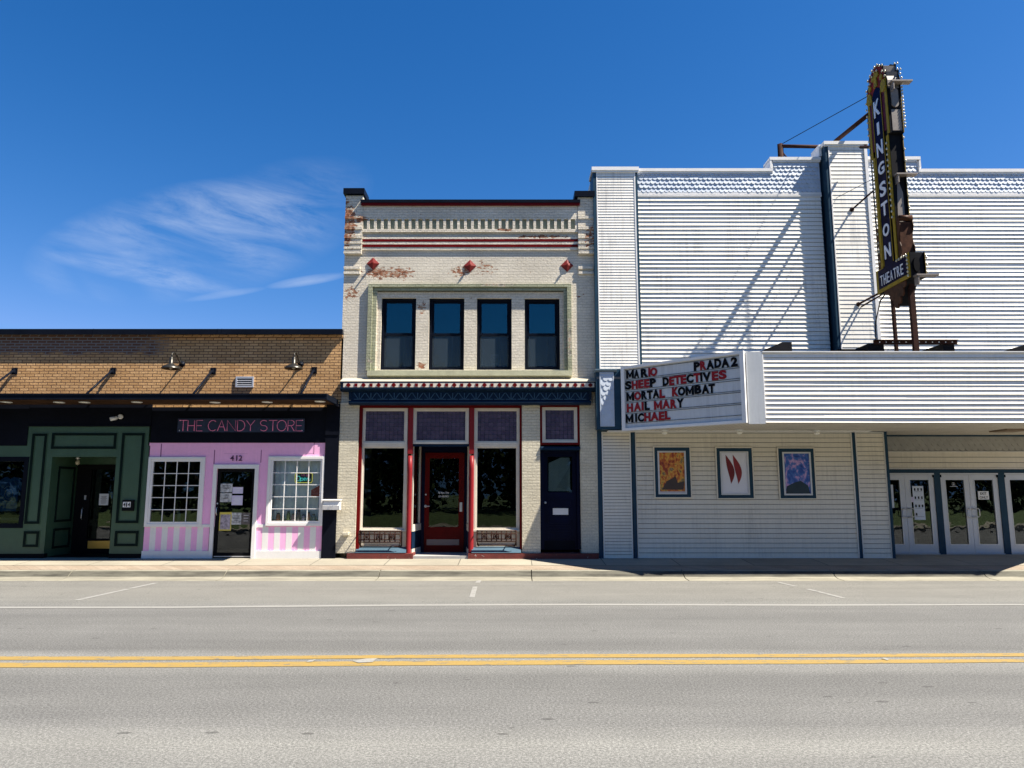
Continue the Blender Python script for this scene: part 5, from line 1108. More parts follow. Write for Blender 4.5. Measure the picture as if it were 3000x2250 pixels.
spans = [(q1 + .062 - .55, mull[0][0]), (mull[0][1], mull[1][0]), (mull[1][1], mull[2][0])]
glz = []
for i, (a, b_) in enumerate(spans):
    m_ = Xf(2656, 1500, YE) if i == 0 else (a + b_) / 2 + .0
    aa = max(a, m_ - (mull[1][0] - mull[0][1]) / 2)
    g = MB(); g.box(max(aa, q1 + .062), b_, YE - .04, YE + .04, zE(1390.5), zE(1386)); g.box(max(aa, q1 + .062), b_, YE - .035, YE + .04, ZS1, ZS1 + .025, 0); g.build('door_head', M['door_silver'], th)
    glz.append(leaf(aa, m_, True)); glz.append(leaf(m_, b_, False))
gr = glz[1][1]
# papers on the entrance glass
def sheet(a, b_, c, d, Y, label, cat, name='door_sheet', m=None): g = MB(); g.box(a, b_, Y - .003, Y, c, d); return tag(g.build(name, m or M['paper']), label, cat)
Yq = YE + .0095
a, b_, c, d = RC(2676, 2708, 1424, 1523, Yq); o = sheet(a, b_, c, d, Yq, 'long white sheet with rows of small pictures on theatre door glass', 'notice', 'show_sheet', paint('bluish_white_paper', (.62, .66, .72), .6, .04))
g = MB()
for r_ in range(4):
    for k in range(3 if r_ < 3 else 1):
        x = a + (b_ - a) * (.14 + .3 * k); z = d - (d - c) * (.10 + .245 * r_); g.box(x, x + .035, Yq - .0045, Yq - .0032, z - .03, z + .03)
    g.box(a + .03, b_ - .03, Yq - .0042, Yq - .0032, d - (d - c) * (.10 + .245 * r_) - .055, d - (d - c) * (.10 + .245 * r_) - .05)
g.build('printed_pictures', M['dark_steel'], o)
a, b_, c, d = RC(2667.5, 2677, 1455.5, 1471, Yq); sheet(a, b_, c, d, Yq - .0035, 'small lilac slip beside the long white sheet on door', 'slip', 'door_slip', M['lilac'])
a, b_, c, d = RC(2608, 2618, 1420, 1488, Yq); sheet(a - .12, b_, c, d, Yq, 'bluish poster on the leftmost theatre door, partly hidden by the wall', 'poster', 'door_poster', bpy.data.materials['bluish_white_paper'])
a, b_, c, d = RC(2865.5, 2897, 1439, 1463.5, Yq); o = sheet(a, b_, c, d, Yq, 'white sign reading EXIT ONLY on theatre door glass', 'sign', 'exit_sign')
w, h = b_ - a, d - c
text_obj('EXIT', 'lettering', M['letter_black'], o, (a + w * .2, Yq - .0038, c + h * .57), (1, 0, 0), (0, 0, 1), w * .58, h * .3, .02, .0004)
text_obj('ONLY', 'lettering', M['letter_black'], o, (a + w * .12, Yq - .0038, c + h * .1), (1, 0, 0), (0, 0, 1), w * .78, h * .3, .02, .0004)
p = P3(2793, 1418, Yq); g = MB(); g.tube([(p.x + .035 * math.cos(t_ * .35), Yq - .002, p.z + .035 * math.sin(t_ * .35)) for t_ in range(19)], .004, 5); g.xz([(p.x - .015, p.z - .015), (p.x + .015, p.z - .015), (p.x, p.z + .02)], Yq - .003, Yq - .001); g.box(p.x - .09, p.x + .09, Yq - .003, Yq - .001, p.z - .06, p.z - .052); tag(g.build('door_decal', M['silver']), 'small round grey decal high on middle theatre door glass', 'decal')
# shell
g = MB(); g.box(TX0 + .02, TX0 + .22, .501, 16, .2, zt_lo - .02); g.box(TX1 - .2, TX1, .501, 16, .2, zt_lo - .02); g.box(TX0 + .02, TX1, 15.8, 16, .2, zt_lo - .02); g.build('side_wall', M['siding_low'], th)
g = MB(); g.box(TX0 + .22, TX1 - .2, .501, 15.8, zt_lo - .5, zt_lo - .35); g.build('roof', M['roof'], th)
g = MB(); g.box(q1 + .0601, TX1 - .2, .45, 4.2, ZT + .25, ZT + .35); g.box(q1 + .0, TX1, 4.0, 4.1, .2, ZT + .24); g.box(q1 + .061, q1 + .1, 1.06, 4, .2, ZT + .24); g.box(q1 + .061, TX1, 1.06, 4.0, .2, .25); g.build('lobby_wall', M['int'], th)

# poster cases
def postermat(name, stops, sc, dist, seed):
    m, nt, N, L, b = base_nt(name); tc = N.new('ShaderNodeTexCoord'); mp = N.new('ShaderNodeMapping'); mp.inputs['Location'].default_value = (seed, seed * .7, 0); mp.inputs['Scale'].default_value = (1, 1, .8); L.new(tc.outputs['Object'], mp.inputs[0])
    vo = N.new('ShaderNodeTexVoronoi'); vo.inputs['Scale'].default_value = sc * 2.2; L.new(mp.outputs[0], vo.inputs['Vector']); f = mth(N, L, 'ADD', mth(N, L, 'MULTIPLY', noise(N, L, mp.outputs[0], sc, 8, .68, dist), .8), mth(N, L, 'MULTIPLY', vo.outputs['Distance'], .2)); L.new(ramp(N, L, f, stops), b.inputs['Base Color']); setp(b, rough=.3, spec=.6); return m
PM = [postermat('orange_red_abstract_print', [(.30, (.05, .012, .008)), (.42, (.30, .04, .02)), (.5, (.55, .17, .03)), (.56, (.65, .38, .07)), (.62, (.10, .07, .04)), (.72, (.5, .35, .2))], 6.5, 1.2, 3),
      paint('white_poster_stock', (.66, .66, .72), .35, .03),
      postermat('blue_violet_abstract_print', [(.30, (.01, .02, .10)), (.42, (.02, .06, .32)), (.52, (.04, .13, .42)), (.58, (.42, .25, .50)), (.66, (.55, .45, .62)), (.75, (.10, .02, .22))], 4.2, 1.6, 9)]
CL = ['leftmost framed poster, orange and red abstract print', 'middle framed poster, white with dark red curved shapes', 'rightmost framed poster, blue and violet abstract print']
for i, (o_, s_) in enumerate([((1915.7, 2025.5, 1307.6, 1459.6), (1927.5, 2010.5, 1321, 1448)), ((2098.5, 2208.5, 1309.5, 1462.5), (2111, 2194.5, 1322.5, 1450)), ((2280.5, 2390.5, 1310.6, 1463), (2294.5, 2377.5, 1324, 1451))]):
    oo, si = RC(*o_, -.05), RC(*s_, -.05)
    t = thing('poster_case', CL[i], 'poster case', ((oo[0] + oo[1]) / 2, -.02, oo[2]), 'framed posters on the theatre wall')
    g = MB(); g.ring(*oo, .022, -.05, -.018); g.build('outer_frame', M['siding_low'], t)
    g = MB(); g.grid(oo[0] + .0225, oo[1] - .0225, oo[2] + .0225, oo[3] - .0225, -.042, -.018, [(si[0] + .005, si[1] - .005, si[2] + .005, si[3] - .005)]); g.build('blue_mount', M['blue_trim'], t)
    g = MB(); g.ring(*si, .035, -.06, -.0425); g.build('silver_frame', M['door_silver'], t)
    a, b_, c, d = si[0] + .006, si[1] - .006, si[2] + .006, si[3] - .006
    g = MB(); g.box(a, b_, -.036, -.02, c, d); ps = g.build('poster', PM[i], t)
    w, h = b_ - a, d - c
    if i == 0:
        g = MB(); g.box(a + .03, b_ - .03, -.0375, -.0362, c + .02, c + h * .06); g.build('print_strip', paint('pale_poster_edge', (.6, .5, .48)), t)
        g = MB(); g.xz([(a + w * .12, c + h * .10), (b_ - w * .1, c + h * .10), (b_ - w * .06, c + h * .3), (a + w * .7, c + h * .26), (a + w * .62, c + h * .42), (a + w * .5, c + h * .36), (a + w * .3, c + h * .3)], -.0375, -.0362); g.build('print_shape', paint('dark_brown_print', (.05, .03, .025)), t)
    if i == 1:
        for (k0, m_) in ((.0, paint('dark_red_print', (.16, .01, .015), .3, .2)), (.26, paint('mid_red_print', (.24, .02, .025), .3, .2))):
            g = MB(); ol = []
            for k in range(15): tt = k / 14; ol.append((a + w * (.20 + k0 + .30 * math.sin(tt * 2.6)), c + h * (.93 - .68 * tt)))
            for k in range(14): tt = 1 - (k + 1) / 15; ol.append((a + w * (.20 + k0 + .30 * math.sin(tt * 2.6) - .24 * math.sin(tt * 3.14)), c + h * (.93 - .68 * tt)))
            g.xz(ol, -.0385 - k0 * .004, -.0362 - k0 * .004); g.build('print_shape', m_, t)
    if i == 2:
        g = MB(); g.xz([(a + .04, c + .03), (b_ - .04, c + .03), (b_ - .08, c + h * .22), (a + w * .62, c + h * .33), (a + w * .42, c + h * .30), (a + .06, c + h * .2)], -.0375, -.0362); g.build('print_shape', paint('dark_teal_print', (.012, .03, .05), .3, .3), t)

# ------------------------------------------------------------------ marquee
ZM0, ZM1 = Zf(1239, -2.3), Zf(1030, -2.3)
BL = onplane(1827, 1168, Vector((0, -.43, 0)), Vector((0, 1, 0))); BR = onplane(2181, 1134, Vector((0, -2.3, 0)), Vector((0, 1, 0)))
bx0, bx1 = BL.x, BR.x
CXM = 7.93; fx0 = Xf(2239, 1134, -2.32); fx1 = 2 * CXM - fx0; ex = Xf(1746, 1160, -.4); ex1 = min(2 * CXM - ex, 15.4)
mq = thing('theatre_marquee', 'wedge shaped theatre marquee with angled letter board and lapped white fascia', 'marquee', (CXM, -1, ZM0))
plan = [(ex + .02, -.12), (ex + .02, -.40), (bx0, -.42), (bx1 + .02, -2.27), (2 * CXM - bx1 - .02, -2.27), (2 * CXM - bx0, -.42), (ex1, -.42), (ex1, -.12)]
g = MB(); pl2 = [(ex + .3, .0), (bx0 + .04, -.38), (bx1 + .04, -2.24), (2 * CXM - bx1 - .04, -2.24), (2 * CXM - bx0 - .04, -.38), (ex1, .0), (ex1, YE - .03), (q1 + .1, YE - .03), (q1 + .1, -.0)]
def soffitmat():
    m, nt, N, L, b = base_nt('ribbed_cream_soffit'); tc = N.new('ShaderNodeTexCoord'); sp = N.new('ShaderNodeSeparateXYZ'); L.new(tc.outputs['Object'], sp.inputs[0])
    fx = mth(N, L, 'FRACT', mth(N, L, 'MULTIPLY', sp.outputs[0], 10)); k = mth(N, L, 'LESS_THAN', fx, .12)
    L.new(mixc(N, L, k, mixc(N, L, 1.0, (.60, .55, .46), ramp(N, L, noise(N, L, tc.outputs['Object'], 1.5, 5), [(.3, (.85, .85, .85)), (.7, (1.08, 1.08, 1.08))]), 'MULTIPLY'), (.16, .14, .12)), b.inputs['Base Color']); setp(b, rough=.5); bumpn(N, L, mth(N, L, 'SUBTRACT', 1, k), .6, .01, b); return m
g.xy(pl2[::-1], ZM0 + .02, ZM0 + .05); g.build('soffit', soffitmat(), mq)
g = MB(); g.xy(plan[::-1], ZM1 - .25, ZM1 - .2); g.build('roof_deck', M['roof'], mq)
# front fascia
g = MB(); siding(g, fx0, fx1, ZM0, ZM1 - .035, -2.3, .0905, .024, jit=.16, seam=2.2, slot=.006); g.box(fx0, fx1, -2.29, -2.27, ZM0 + .005, ZM1 - .05)
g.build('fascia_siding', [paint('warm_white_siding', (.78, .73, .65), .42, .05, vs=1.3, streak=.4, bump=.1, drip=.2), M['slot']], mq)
g = MB(); g.box(fx0 - .01, fx1, -2.33, -2.2, ZM1 - .035, ZM1 - .018); g.box(fx0 - .01, fx1, -2.345, -2.2, ZM1 - .017, ZM1 + .0); g.box(fx0 - .012, fx0 + .004, -2.335, -2.27, ZM0 + .1, ZM1 - .06); g.build('fascia_cap', M['white'], mq)
# plain corner panels
def sidepanel(sgn):
    X = lambda x: x if sgn > 0 else 2 * CXM - x
    g = MB(); poly = [(X(bx1 + .05), -2.3), (X(fx0 - .013), -2.34), (X(fx0 - .013), -2.26), (X(bx1 + .05), -2.25)]
    g.xy(poly, ZM0 - .02, ZM1 - .01); g.box(X(bx1 + .045), X(bx1 + .06), -2.315, -2.3, ZM0, ZM1 - .02); g.build('corner_panel', M['board'], mq)
sidepanel(1); sidepanel(-1)
# angled letter board
def board(sgn):
    P0 = Vector((bx0, -.43, 0)); P1 = Vector((bx1, -2.3, 0))
    if sgn < 0: P0, P1 = Vector((2 * CXM - bx1, -2.3, 0)), Vector((2 * CXM - bx0, -.43, 0))
    u = (P1 - P0); Ln = u.length; u.normalize(); n = Vector((u.y, -u.x, 0))   # outward
    fn = lambda a, z, d: tuple(P0 + u * a + n * d + Vector((0, 0, z)))
    def bx(gg, a0, a1, z0, z1, d0, d1): gg.prism([(a0, z0), (a1, z0), (a1, z1), (a0, z1)], d0, d1, fn)
    z0, z1 = ZM0 - .0, ZM1 + .01
    g = MB(); bx(g, .0, Ln, z0, z1, -.12, 0); bd = g.build('letter_board', M['board'], mq)
    g = MB(); fw = .055
    bx(g, -.03, fw, z0, z1, 0, .05); bx(g, Ln - fw, Ln + .03, z0, z1, 0, .05); bx(g, fw, Ln - fw, z0, z0 + fw, 0, .05); bx(g, fw, Ln - fw, z1 - fw, z1, 0, .05); g.build('board_frame', M['white'], bd)
    return P0, u, n, Ln, fn, bx, bd
P0, BU, BN, BLn, bfn, bbx, bobj = board(1); board(-1)
def bpt(zx, zy):
    px, py = 1720 + zx / 3.814, 980 + zy / 3.814; q = onplane(px, py, P0, BN); return (q - P0).dot(BU), q.z
LINES = [((445, 407), (445, 500), [('M', 440, 526, 0), ('A', 528, 582, 0), ('R', 603, 682, 0), ('I', 688, 708, 1), ('O', 708, 785, 1), ('P', 1195, 1262, 0), ('R', 1266, 1334, 1), ('A', 1337, 1420, 0), ('D', 1426, 1502, 0), ('A', 1503, 1590, 0), ('2', 1610, 1684, 0)]),
 ((430, 530), (430, 622), [('S', 428, 498, 0), ('H', 502, 566, 1), ('E', 574, 632, 1), ('E', 640, 700, 1), ('P', 706, 770, 0), ('D', 848, 914, 0), ('E', 920, 975, 1), ('T', 978, 1046, 1), ('E', 1048, 1112, 1), ('C', 1114, 1190, 0), ('T', 1194, 1266, 1), ('I', 1268, 1290, 0), ('V', 1294, 1386, 0), ('E', 1396, 1468, 1), ('S', 1474, 1560, 1)]),
 ((445, 652), (445, 745), [('M', 443, 528, 0), ('O', 530, 604, 1), ('R', 610, 670, 0), ('T', 672, 736, 0), ('A', 736, 808, 0), ('L', 812, 872, 1), ('K', 952, 1024, 1), ('O', 1018, 1098, 0), ('M', 1104, 1196, 0), ('B', 1203, 1278, 0), ('A', 1284, 1364, 0), ('T', 1360, 1430, 0)]),
 ((447, 773), (447, 867), [('H', 447, 515, 1), ('A', 524, 606, 1), ('I', 612, 635, 1), ('L', 646, 700, 0), ('M', 750, 840, 1), ('A', 845, 926, 1), ('R', 934, 1000, 1), ('Y', 1004, 1082, 0)]),
 ((432, 897), (432, 990), [('M', 432, 520, 0), ('I', 541, 560, 0), ('C', 570, 636, 0), ('H', 641, 710, 1), ('A', 712, 800, 1), ('E', 804, 866, 1), ('L', 872, 932, 1)])]
g = MB()
for (tp, bt, ls) in LINES:
    _, zt_ = bpt(*tp); _, zb_ = bpt(*bt)
    for zz in (zt_ + .012, zb_ - .012): bbx(g, .06, BLn - .06, zz - .003, zz + .003, 0, .012)
    for (ch, x0, x1, red) in ls:
        slope = lambda x: (bt[1] + tp[1]) / 2 - (x - 430) * (.115 - .05 * 0)
        u0, _ = bpt(x0, slope(x0)); u1, _ = bpt(x1, slope(x1)); jz = random.uniform(-.006, .006)
        o_ = P0 + BU * u0 + BN * .012 + Vector((0, 0, zb_ + jz))
        text_obj(ch, 'letter', M['letter_red'] if red else M['letter_black'], bobj, o_, BU, (0, 0, 1), u1 - u0, zt_ - zb_, .052 if ch not in 'IM' else .01, .006)
g.build('letter_track', M['dark_steel'], bobj)
# small shingle panel at the wall end
YX = -.40; e0, e1 = Xf(1747, 1165, YX), bx0 - .03
g = MB(); g.box(e0, e1 + .02, YX, -.125, Zf(1258, YX), Zf(1082, YX)); g.build('end_box', M['blue_trim'], mq)
r_ = RC(1757.5, 1799, 1091, 1249.5, YX); g = MB(); g.ring(*r_, .022, YX - .02, YX - .0005); g.build('end_frame', M['shingle'], mq)
g = MB(); g.box(r_[0] + .022, r_[1] - .022, YX - .006, YX - .0005, r_[2] + .022, r_[3] - .022); scallops(g, r_[0] + .024, r_[1] - .024, r_[2] + .03, r_[3] - .03, YX - .006, .108, .108, .012); g.build('end_shingles', M['shingle'], mq)
g = MB(); a, b_ = Xf(1744, 1085, YX - .05), Xf(1808, 1085, YX - .05); g.yz([(-.125, Zf(1090, YX)), (YX - .02, Zf(1090, YX)), (YX - .05, Zf(1084, YX - .05)), (YX - .05, Zf(1080.5, YX - .05)), (-.125, Zf(1080.5, YX - .05))], a, b_); g.build('end_cornice', paint('slate_grey_trim', (.10, .15, .19), .45, .1), mq)
g = MB(); g.box(Xf(1783, 1263, -.42), pw1 + .3, -.35, -.08, ZM0 - .0, ZM0 + .018); g.build('soffit_edge', M['white'], mq)
# soffit lights
sl_ = ['soffit lamp below left end of the letter board', 'soffit lamp below right end of the letter board', 'soffit lamp above the rightmost poster']
for i, (px, py) in enumerate([(1947, 1262), (2166, 1261), (2393, 1263)]):
    q = gnd(px, py, ZM0 + .0); t = thing('soffit_light', sl_[i], 'downlight', (q.x, q.y, ZM0), 'lamps under the marquee')
    g = MB(); g.lathe([(.085, .019), (.085, .005), (.06, .0), (.055, -.02)], (q.x, q.y, ZM0), 20); g.build('lamp_base', M['cam_white'], t)
    g = MB(); g.lathe([(.05, -.02), (.062, -.04), (.055, -.065), (.02, -.08), (.001, -.082)], (q.x, q.y, ZM0), 20); g.build('lens', M['lens'], t)
q = gnd(2960, 1262, ZM0); g = MB(); g.box(q.x - .27, q.x + .27, q.y - .3, q.y + .3, ZM0 - .012, ZM0 + .019); g.box(q.x - .2, q.x + .2, q.y - .22, q.y + .22, ZM0 - .018, ZM0 - .0121); g.build('panel_light', paint('brown_vent_panel', (.20, .14, .09)), mq)

# ------------------------------------------------------------------ steelwork standing on the marquee roof
def bar(g, p, q, w=.05, mi=0): g.tube([p, q], w, 4, mi)
st = thing('steel_stand', 'rusty bolted steel frame with two posts carrying the vertical sign', 'steel frame', (7.97, -1.8, ZM1 - .2))
zb0 = Zf(1009, -1.73); zb1 = Zf(997, -1.73); a, b_ = Xf(2558, 1003, -1.73), Xf(2803, 1003, -1.73)
g = MB(); g.box(a, b_, -1.75, -1.73, zb0, zb1); g.box(a, b_, -1.81, -1.751, zb1 - .012, zb1)
g.build('front_beam', M['rust'], st)
g = MB()
for k in range(12): x = a + .12 + (b_ - a - .2) * k / 11.2; g.lathe([(.014, -.005), (.010, 0)], (x, -1.752, (zb0 + zb1) / 2), 8, axis='Y')
g.build('bolts', M['cam_white'], st)
g = MB(); g.box(a - .1, a + .22, -1.72, -.5, ZM1 - .2, zb0 + .02); g.box(b_ - .28, b_ - .05, -1.72, -.5, ZM1 - .2, zb0 + .02); g.box(a - .55, b_ - .4, -.9, -.82, zb0 - .12, zb0 - .02); g.box(a - .62, a - .0, -1.5, -1.44, zb0 - .14, zb0 - .05); g.build('cross_beams', M['dark_steel'], st)
SX = 8.08
for y, top in ((-1.28, 6.1), (-1.97, 6.1)):
    g = MB(); g.box(SX - .05, SX + (.05 if y < -1.5 else .0), y - .04, y - .028, zb0 - .2, top); g.box(SX - .05, SX - .04, y - .027, y + .04, zb0 - .2, top); g.build('post', M['rust'], st)
sg = [('steel_wedge', 2262, 2317, 1004, 1032, -2.0, 'dark rusty steel wedge on marquee roof above the corner panel'), ('steel_wedge', 2953, 3060, 1009, 1032, -2.0, 'dark steel wedge on marquee roof at right edge')]
for nm, x0, x1, y0, y1, Y, lb in sg:
    a, b_, c, d = RC(x0, x1, y0, y1, Y); g = MB(); g.xz([(a - .5, c - .1), (b_, c - .1), (b_, d), (b_ - (b_ - a) * .5, d)], Y - .06, Y + .5); tag(g.build(nm, M['dark_steel']), lb, 'steel bracket', 'steel pieces on the marquee roof')
# roof post, beam, cable and braces behind the parapet
rp = thing('roof_rigging', 'dark steel post and beam on theatre roof staying the vertical sign', 'rigging', (6, 1, zt_hi))
Yr = .9; pA = P3(2286, 428, Yr)
g = MB(); bar(g, (pA.x, Yr, zt_hi - .6), (pA.x, Yr, pA.z + .05), .075); g.tube([pA + Vector((0, 0, -.1)), pA + Vector((.28, 0, -.5))], .02, 5); g.build('post', M['rust'], rp)
q = P3(2560, 431, -1.15)
g = MB(); bar(g, pA, Vector((Xf(2410, 429, Yr), Yr, P3(2410, 430, Yr).z)), .05); bar(g, P3(2520, 431, -.3), Vector((SX, -1.15, q.z)), .035); g.build('beam', M['rust'], rp)
g = MB(); s1_, s2_ = P3(2446, 415, .45), Vector((SX - .05, -1.25, P3(2556, 318, -1.25).z)); bar(g, s1_, s2_, .065); g.build('brace', M['rust'], rp)
g = MB(); g.tube([pA + Vector((.03, 0, .05)), P3(2560, 272, -1.3)], .009, 5); g.tube([P3(2450, 580, YP_), P3(2575, 515, -1.35)], .006, 5); g.build('stay_cable', M['dark_steel'], rp)
for (w_, s_) in (((2496, 614), (2576, 557)), ((2515, 891), (2583, 855))):
    g = MB(); wq = P3(w_[0], w_[1], YP_ - .02); e = Vector((SX - .1, -1.0, P3(s_[0], s_[1], -1.0).z)); bar(g, wq, e, .026); g.lathe([(.05, -.03), (.05, 0)], (wq.x, YP_, wq.z), 8, axis='Y')
    if w_[1] > 800: bar(g, wq + Vector((.06, 0, -.06)), wq + Vector((.35, -.5, .12)), .02)
    g.build('wall_brace', M['rust'], rp)
g = MB(); g.tube([Vector((SX - .22, -.8, ZM1 - .1)), Vector((SX - .21, -.85, ZM1 + .9)), Vector((SX - .12, -.95, 5.75)), Vector((SX - .05, -1.1, 5.9))], .014, 6); tag(g.build('power_cable', M['black']), 'black cable rising from marquee roof to foot of vertical sign', 'cable')
# ladder behind the sign
ld = thing('sign_ladder', 'thin dark steel ladder between theatre wall and vertical sign', 'ladder', (SX, -1.1, 5))
zl0, zl1 = Zf(800, -.9), Zf(335, -.9)
for y in (-.78, -1.05): g = MB(); g.tube([(SX, y, zl0), (SX, y, zl1)], .014, 6); g.build('rail', M['dark_steel'], ld)
n = 13
for k in range(n): z = zl0 + .15 + (zl1 - zl0 - .25) * k / (n - 1); g = MB(); g.tube([(SX, -.78, z), (SX, -1.05, z)], .009, 5); g.build('rung', M['dark_steel'], ld)

# ------------------------------------------------------------------ vertical blade sign
bs = thing('vertical_sign', 'tall vertical theatre sign with white letters KINGSTON on navy and yellow border', 'sign', (SX, -1.75, 5.9))
YB0, YB1 = -2.29, -.93
X0, X1 = 7.95, 8.21
yf_, yn = -1.16, -1.87     # far (wall side) and near edges of the body
zB0 = Zf(737, -2.29); zB1 = Zf(812, -2.29)      # lower box top / bottom
def side(poly, t0, t1, m, name, both=True, gg=None):
    """poly in (y,z): plate on the left face between x=X0-t1..X0-t0, mirrored to the right face"""
    g = gg or MB(); g.yz(poly, X0 - t1, X0 - t0)
    if both: g.yz(poly, X1 + t0, X1 + t1)
    return None if gg else g.build(name, m, bs)
zs1 = Zf(388, -1.9)    # where the wide upper part ends
crest = []
cy_ = (yf_ + yn) / 2; hw = .43; zc_ = Zf(262, -1.53); ztopc = Zf(194, -1.53)
Hc = ztopc - zc_
right = [(hw, -.25), (hw + .01, .0), (hw * .93, .12), (hw * .98, Hc * .38), (hw * .72, Hc * .5), (hw * .76, Hc * .74), (hw * .5, Hc * .84), (hw * .28, Hc * .97), (0, Hc)]
crest_poly = [(cy_ - a_, zc_ + b2) for a_, b2 in right] + [(cy_ + a_, zc_ + b2) for a_, b2 in right[-2::-1]]
body = MB(); body.box(X0 + .005, X1 - .005, yn + .04, yf_ - .04, zB0, zs1); body.box(X0 + .005, X1 - .005, yn - .06, yf_ + .06, zs1, zc_ - .2); body.box(X0 + .005, X1 - .005, YB0 + .03, YB1 - .03, zB1, zB0 - .001)
body.yz([(cy_ + (y - cy_) * .93, zc_ - .2 + (z - zc_ + .2) * .96) for y, z in crest_poly], X0 + .006, X1 - .006, 1)
body.build('cabinet', [M['dark_steel'], M['sign_tan']], bs)
# tan sheet pieces on the street edge
g = MB(); yE = yn - .062
g.box(X0 + .04, X1 - .03, yE - .006, yE, zs1 + .03, zs1 + .50); g.xz([(X0 + .05 + .075 + .075 * math.cos(k * math.pi / 8), zs1 + .76 + .14 * (1 if k <= 8 else -1) + .075 * math.sin(k * math.pi / 8)) for k in range(16)], yE - .03, yE); g.box(X0 + .03, X1 - .02, yE - .006, yE, zs1 + 1.0, zc_ - .2)
g.build('street_edge_panel', M['sign_tan'], bs)
g = MB(); zq = Zf(575, -1.9); g.xz([(X0 + .03, zq - .9), (X1 - .06, zq - .9), (X1 - .06, zq + .1), (X0 + .1, zq + .45)], yn + .032, yn + .039); g.build('street_edge_panel', M['sign_tan'], bs)
for py, yy in ((237, yn - .06), (509, yn + .04), (804, YB0 + .03)):
    z = Zf(py, yy - .1); g = MB(); g.box(X0 + .02, X1 + .20, yy - .16, yy + .0, z - .03, z); g.box(X0 + .05, X0 + .07, yy - .15, yy, z - .2, z - .031); g.build('bulb_shelf', M['sign_tan'], bs)
# crest and faces
side([(cy_ + (y - cy_) * 1.0, z) for y, z in crest_poly], .0, .012, M['black'], 'crest_rim')
side([(cy_ + (y - cy_) * .9, zc_ - .2 + (z - zc_ + .2) * .95) for y, z in crest_poly], .0125, .02, M['sign_red'], 'crest_face')
# yellow scrolls on the crest
g = MB()
for s_ in (1, -1):
    for (yy, zz, r) in ((.29, -.08, .11), (.25, .15, .055), (.10, .30, .05)):
        c = (cy_ + s_ * yy * (1 if zz > 0 else 1.05), zc_ + zz); g.yz([(c[0] + r * math.cos(k * .393), c[1] + r * 1.25 * math.sin(k * .393)) for k in range(16)], X0 - .045, X0 - .021)
g.yz([(cy_ - .07, zc_ + .06), (cy_ + .07, zc_ + .06), (cy_ + .04, zc_ + .36), (cy_, zc_ + .44), (cy_ - .04, zc_ + .36)], X0 - .04, X0 - .021)
g.build('crest_scrolls', M['sign_yellow'], bs)
wide = .06
side([(yn - wide, zs1 - .02), (yf_ + wide, zs1 - .25), (yf_ + wide, zc_ - .18), (yn - wide, zc_ - .18)], .0, .012, M['black'], 'upper_rim')
def strip_y(y0, y1, z0, z1, t0, t1, m, name): side([(y0, z0), (y1, z0), (y1, z1), (y0, z1)], t0, t1, m, name)
bw = .09
strip_y(yn - wide + .01, yn - wide + bw, zs1 + .0, zc_ + .05, .0125, .03, M['sign_yellow'], 'border')
strip_y(yf_ + wide - bw, yf_ + wide - .01, zs1 - .25, zc_ - .1, .0125, .03, M['sign_yellow'], 'border')
strip_y(yn - wide + bw + .001, yn + .155, zs1 + .12, zc_ + .0, .0125, .024, M['sign_purple'], 'border_infill'); strip_y(yf_ - .155, yf_ + wide - bw - .001, zs1 - .12, zc_ - .15, .0125, .024, M['sign_purple'], 'border_infill')
strip_y(yn - .0, yf_ + .0, zB0, zs1 - .021, .0, .012, M['black'], 'body_rim')
strip_y(yn + .01, yn + .10, zB0 + .001, zs1 - .021, .0125, .03, M['sign_yellow'], 'border'); strip_y(yf_ - .10, yf_ - .01, zB0 + .001, zs1 - .26, .0125, .03, M['sign_yellow'], 'border')
fl = .165
side([(yn + fl, zB0 - .04), (yf_ - fl, zB0 - .04), (yf_ - fl, zc_ - .12), (cy_ + .12, zc_ - .02), (cy_, zc_ + .05), (cy_ - .12, zc_ - .02), (yn + fl, zc_ - .12)], .0305, .034, M['sign_blue'], 'navy_face')
g = MB()
for y in (yn + fl, yf_ - fl):
    for sx in (X0 - .044, X1 + .034): g.box(sx, sx + .01, y - .008, y + .008, zB0 - .0, zc_ - .12)
g.build('neon_border', M['sign_yellow'], bs)
# lower box
strip_y(YB0, YB1, zB1, zB0 - .0005, .0125, .02, M['black'], 'box_rim'); 
g = MB()
for sx, tx in ((X0 - .035, X0 - .0205), (X1 + .0205, X1 + .035)):
    g.box(sx, tx, YB0 + .01, YB0 + .10, zB1 + .01, zB0 - .01); g.box(sx, tx, YB1 - .10, YB1 - .01, zB1 + .01, zB0 - .01); g.box(sx, tx, YB0 + .10, YB1 - .10, zB1 + .01, zB1 + .09); g.box(sx, tx, YB0 + .1, yn + .1, zB0 - .09, zB0 - .01); g.box(sx, tx, yf_ - .1, YB1 - .1, zB0 - .09, zB0 - .01)
g.build('box_border', M['sign_yellow'], bs)
strip_y(YB0 + .105, YB1 - .105, zB1 + .095, zB0 - .03, .0205, .036, M['sign_blue'], 'navy_face')
for y, z in ((YB0 - .005, (zB0 + zB1) / 2),):
    g = MB(); g.xz([(X0 + .10 + .06 * math.cos(k * .4), z + .15 * math.sin(k * .4)) for k in range(16)], y - .01, y + .03); g.build('box_end_plate', M['black'], bs)
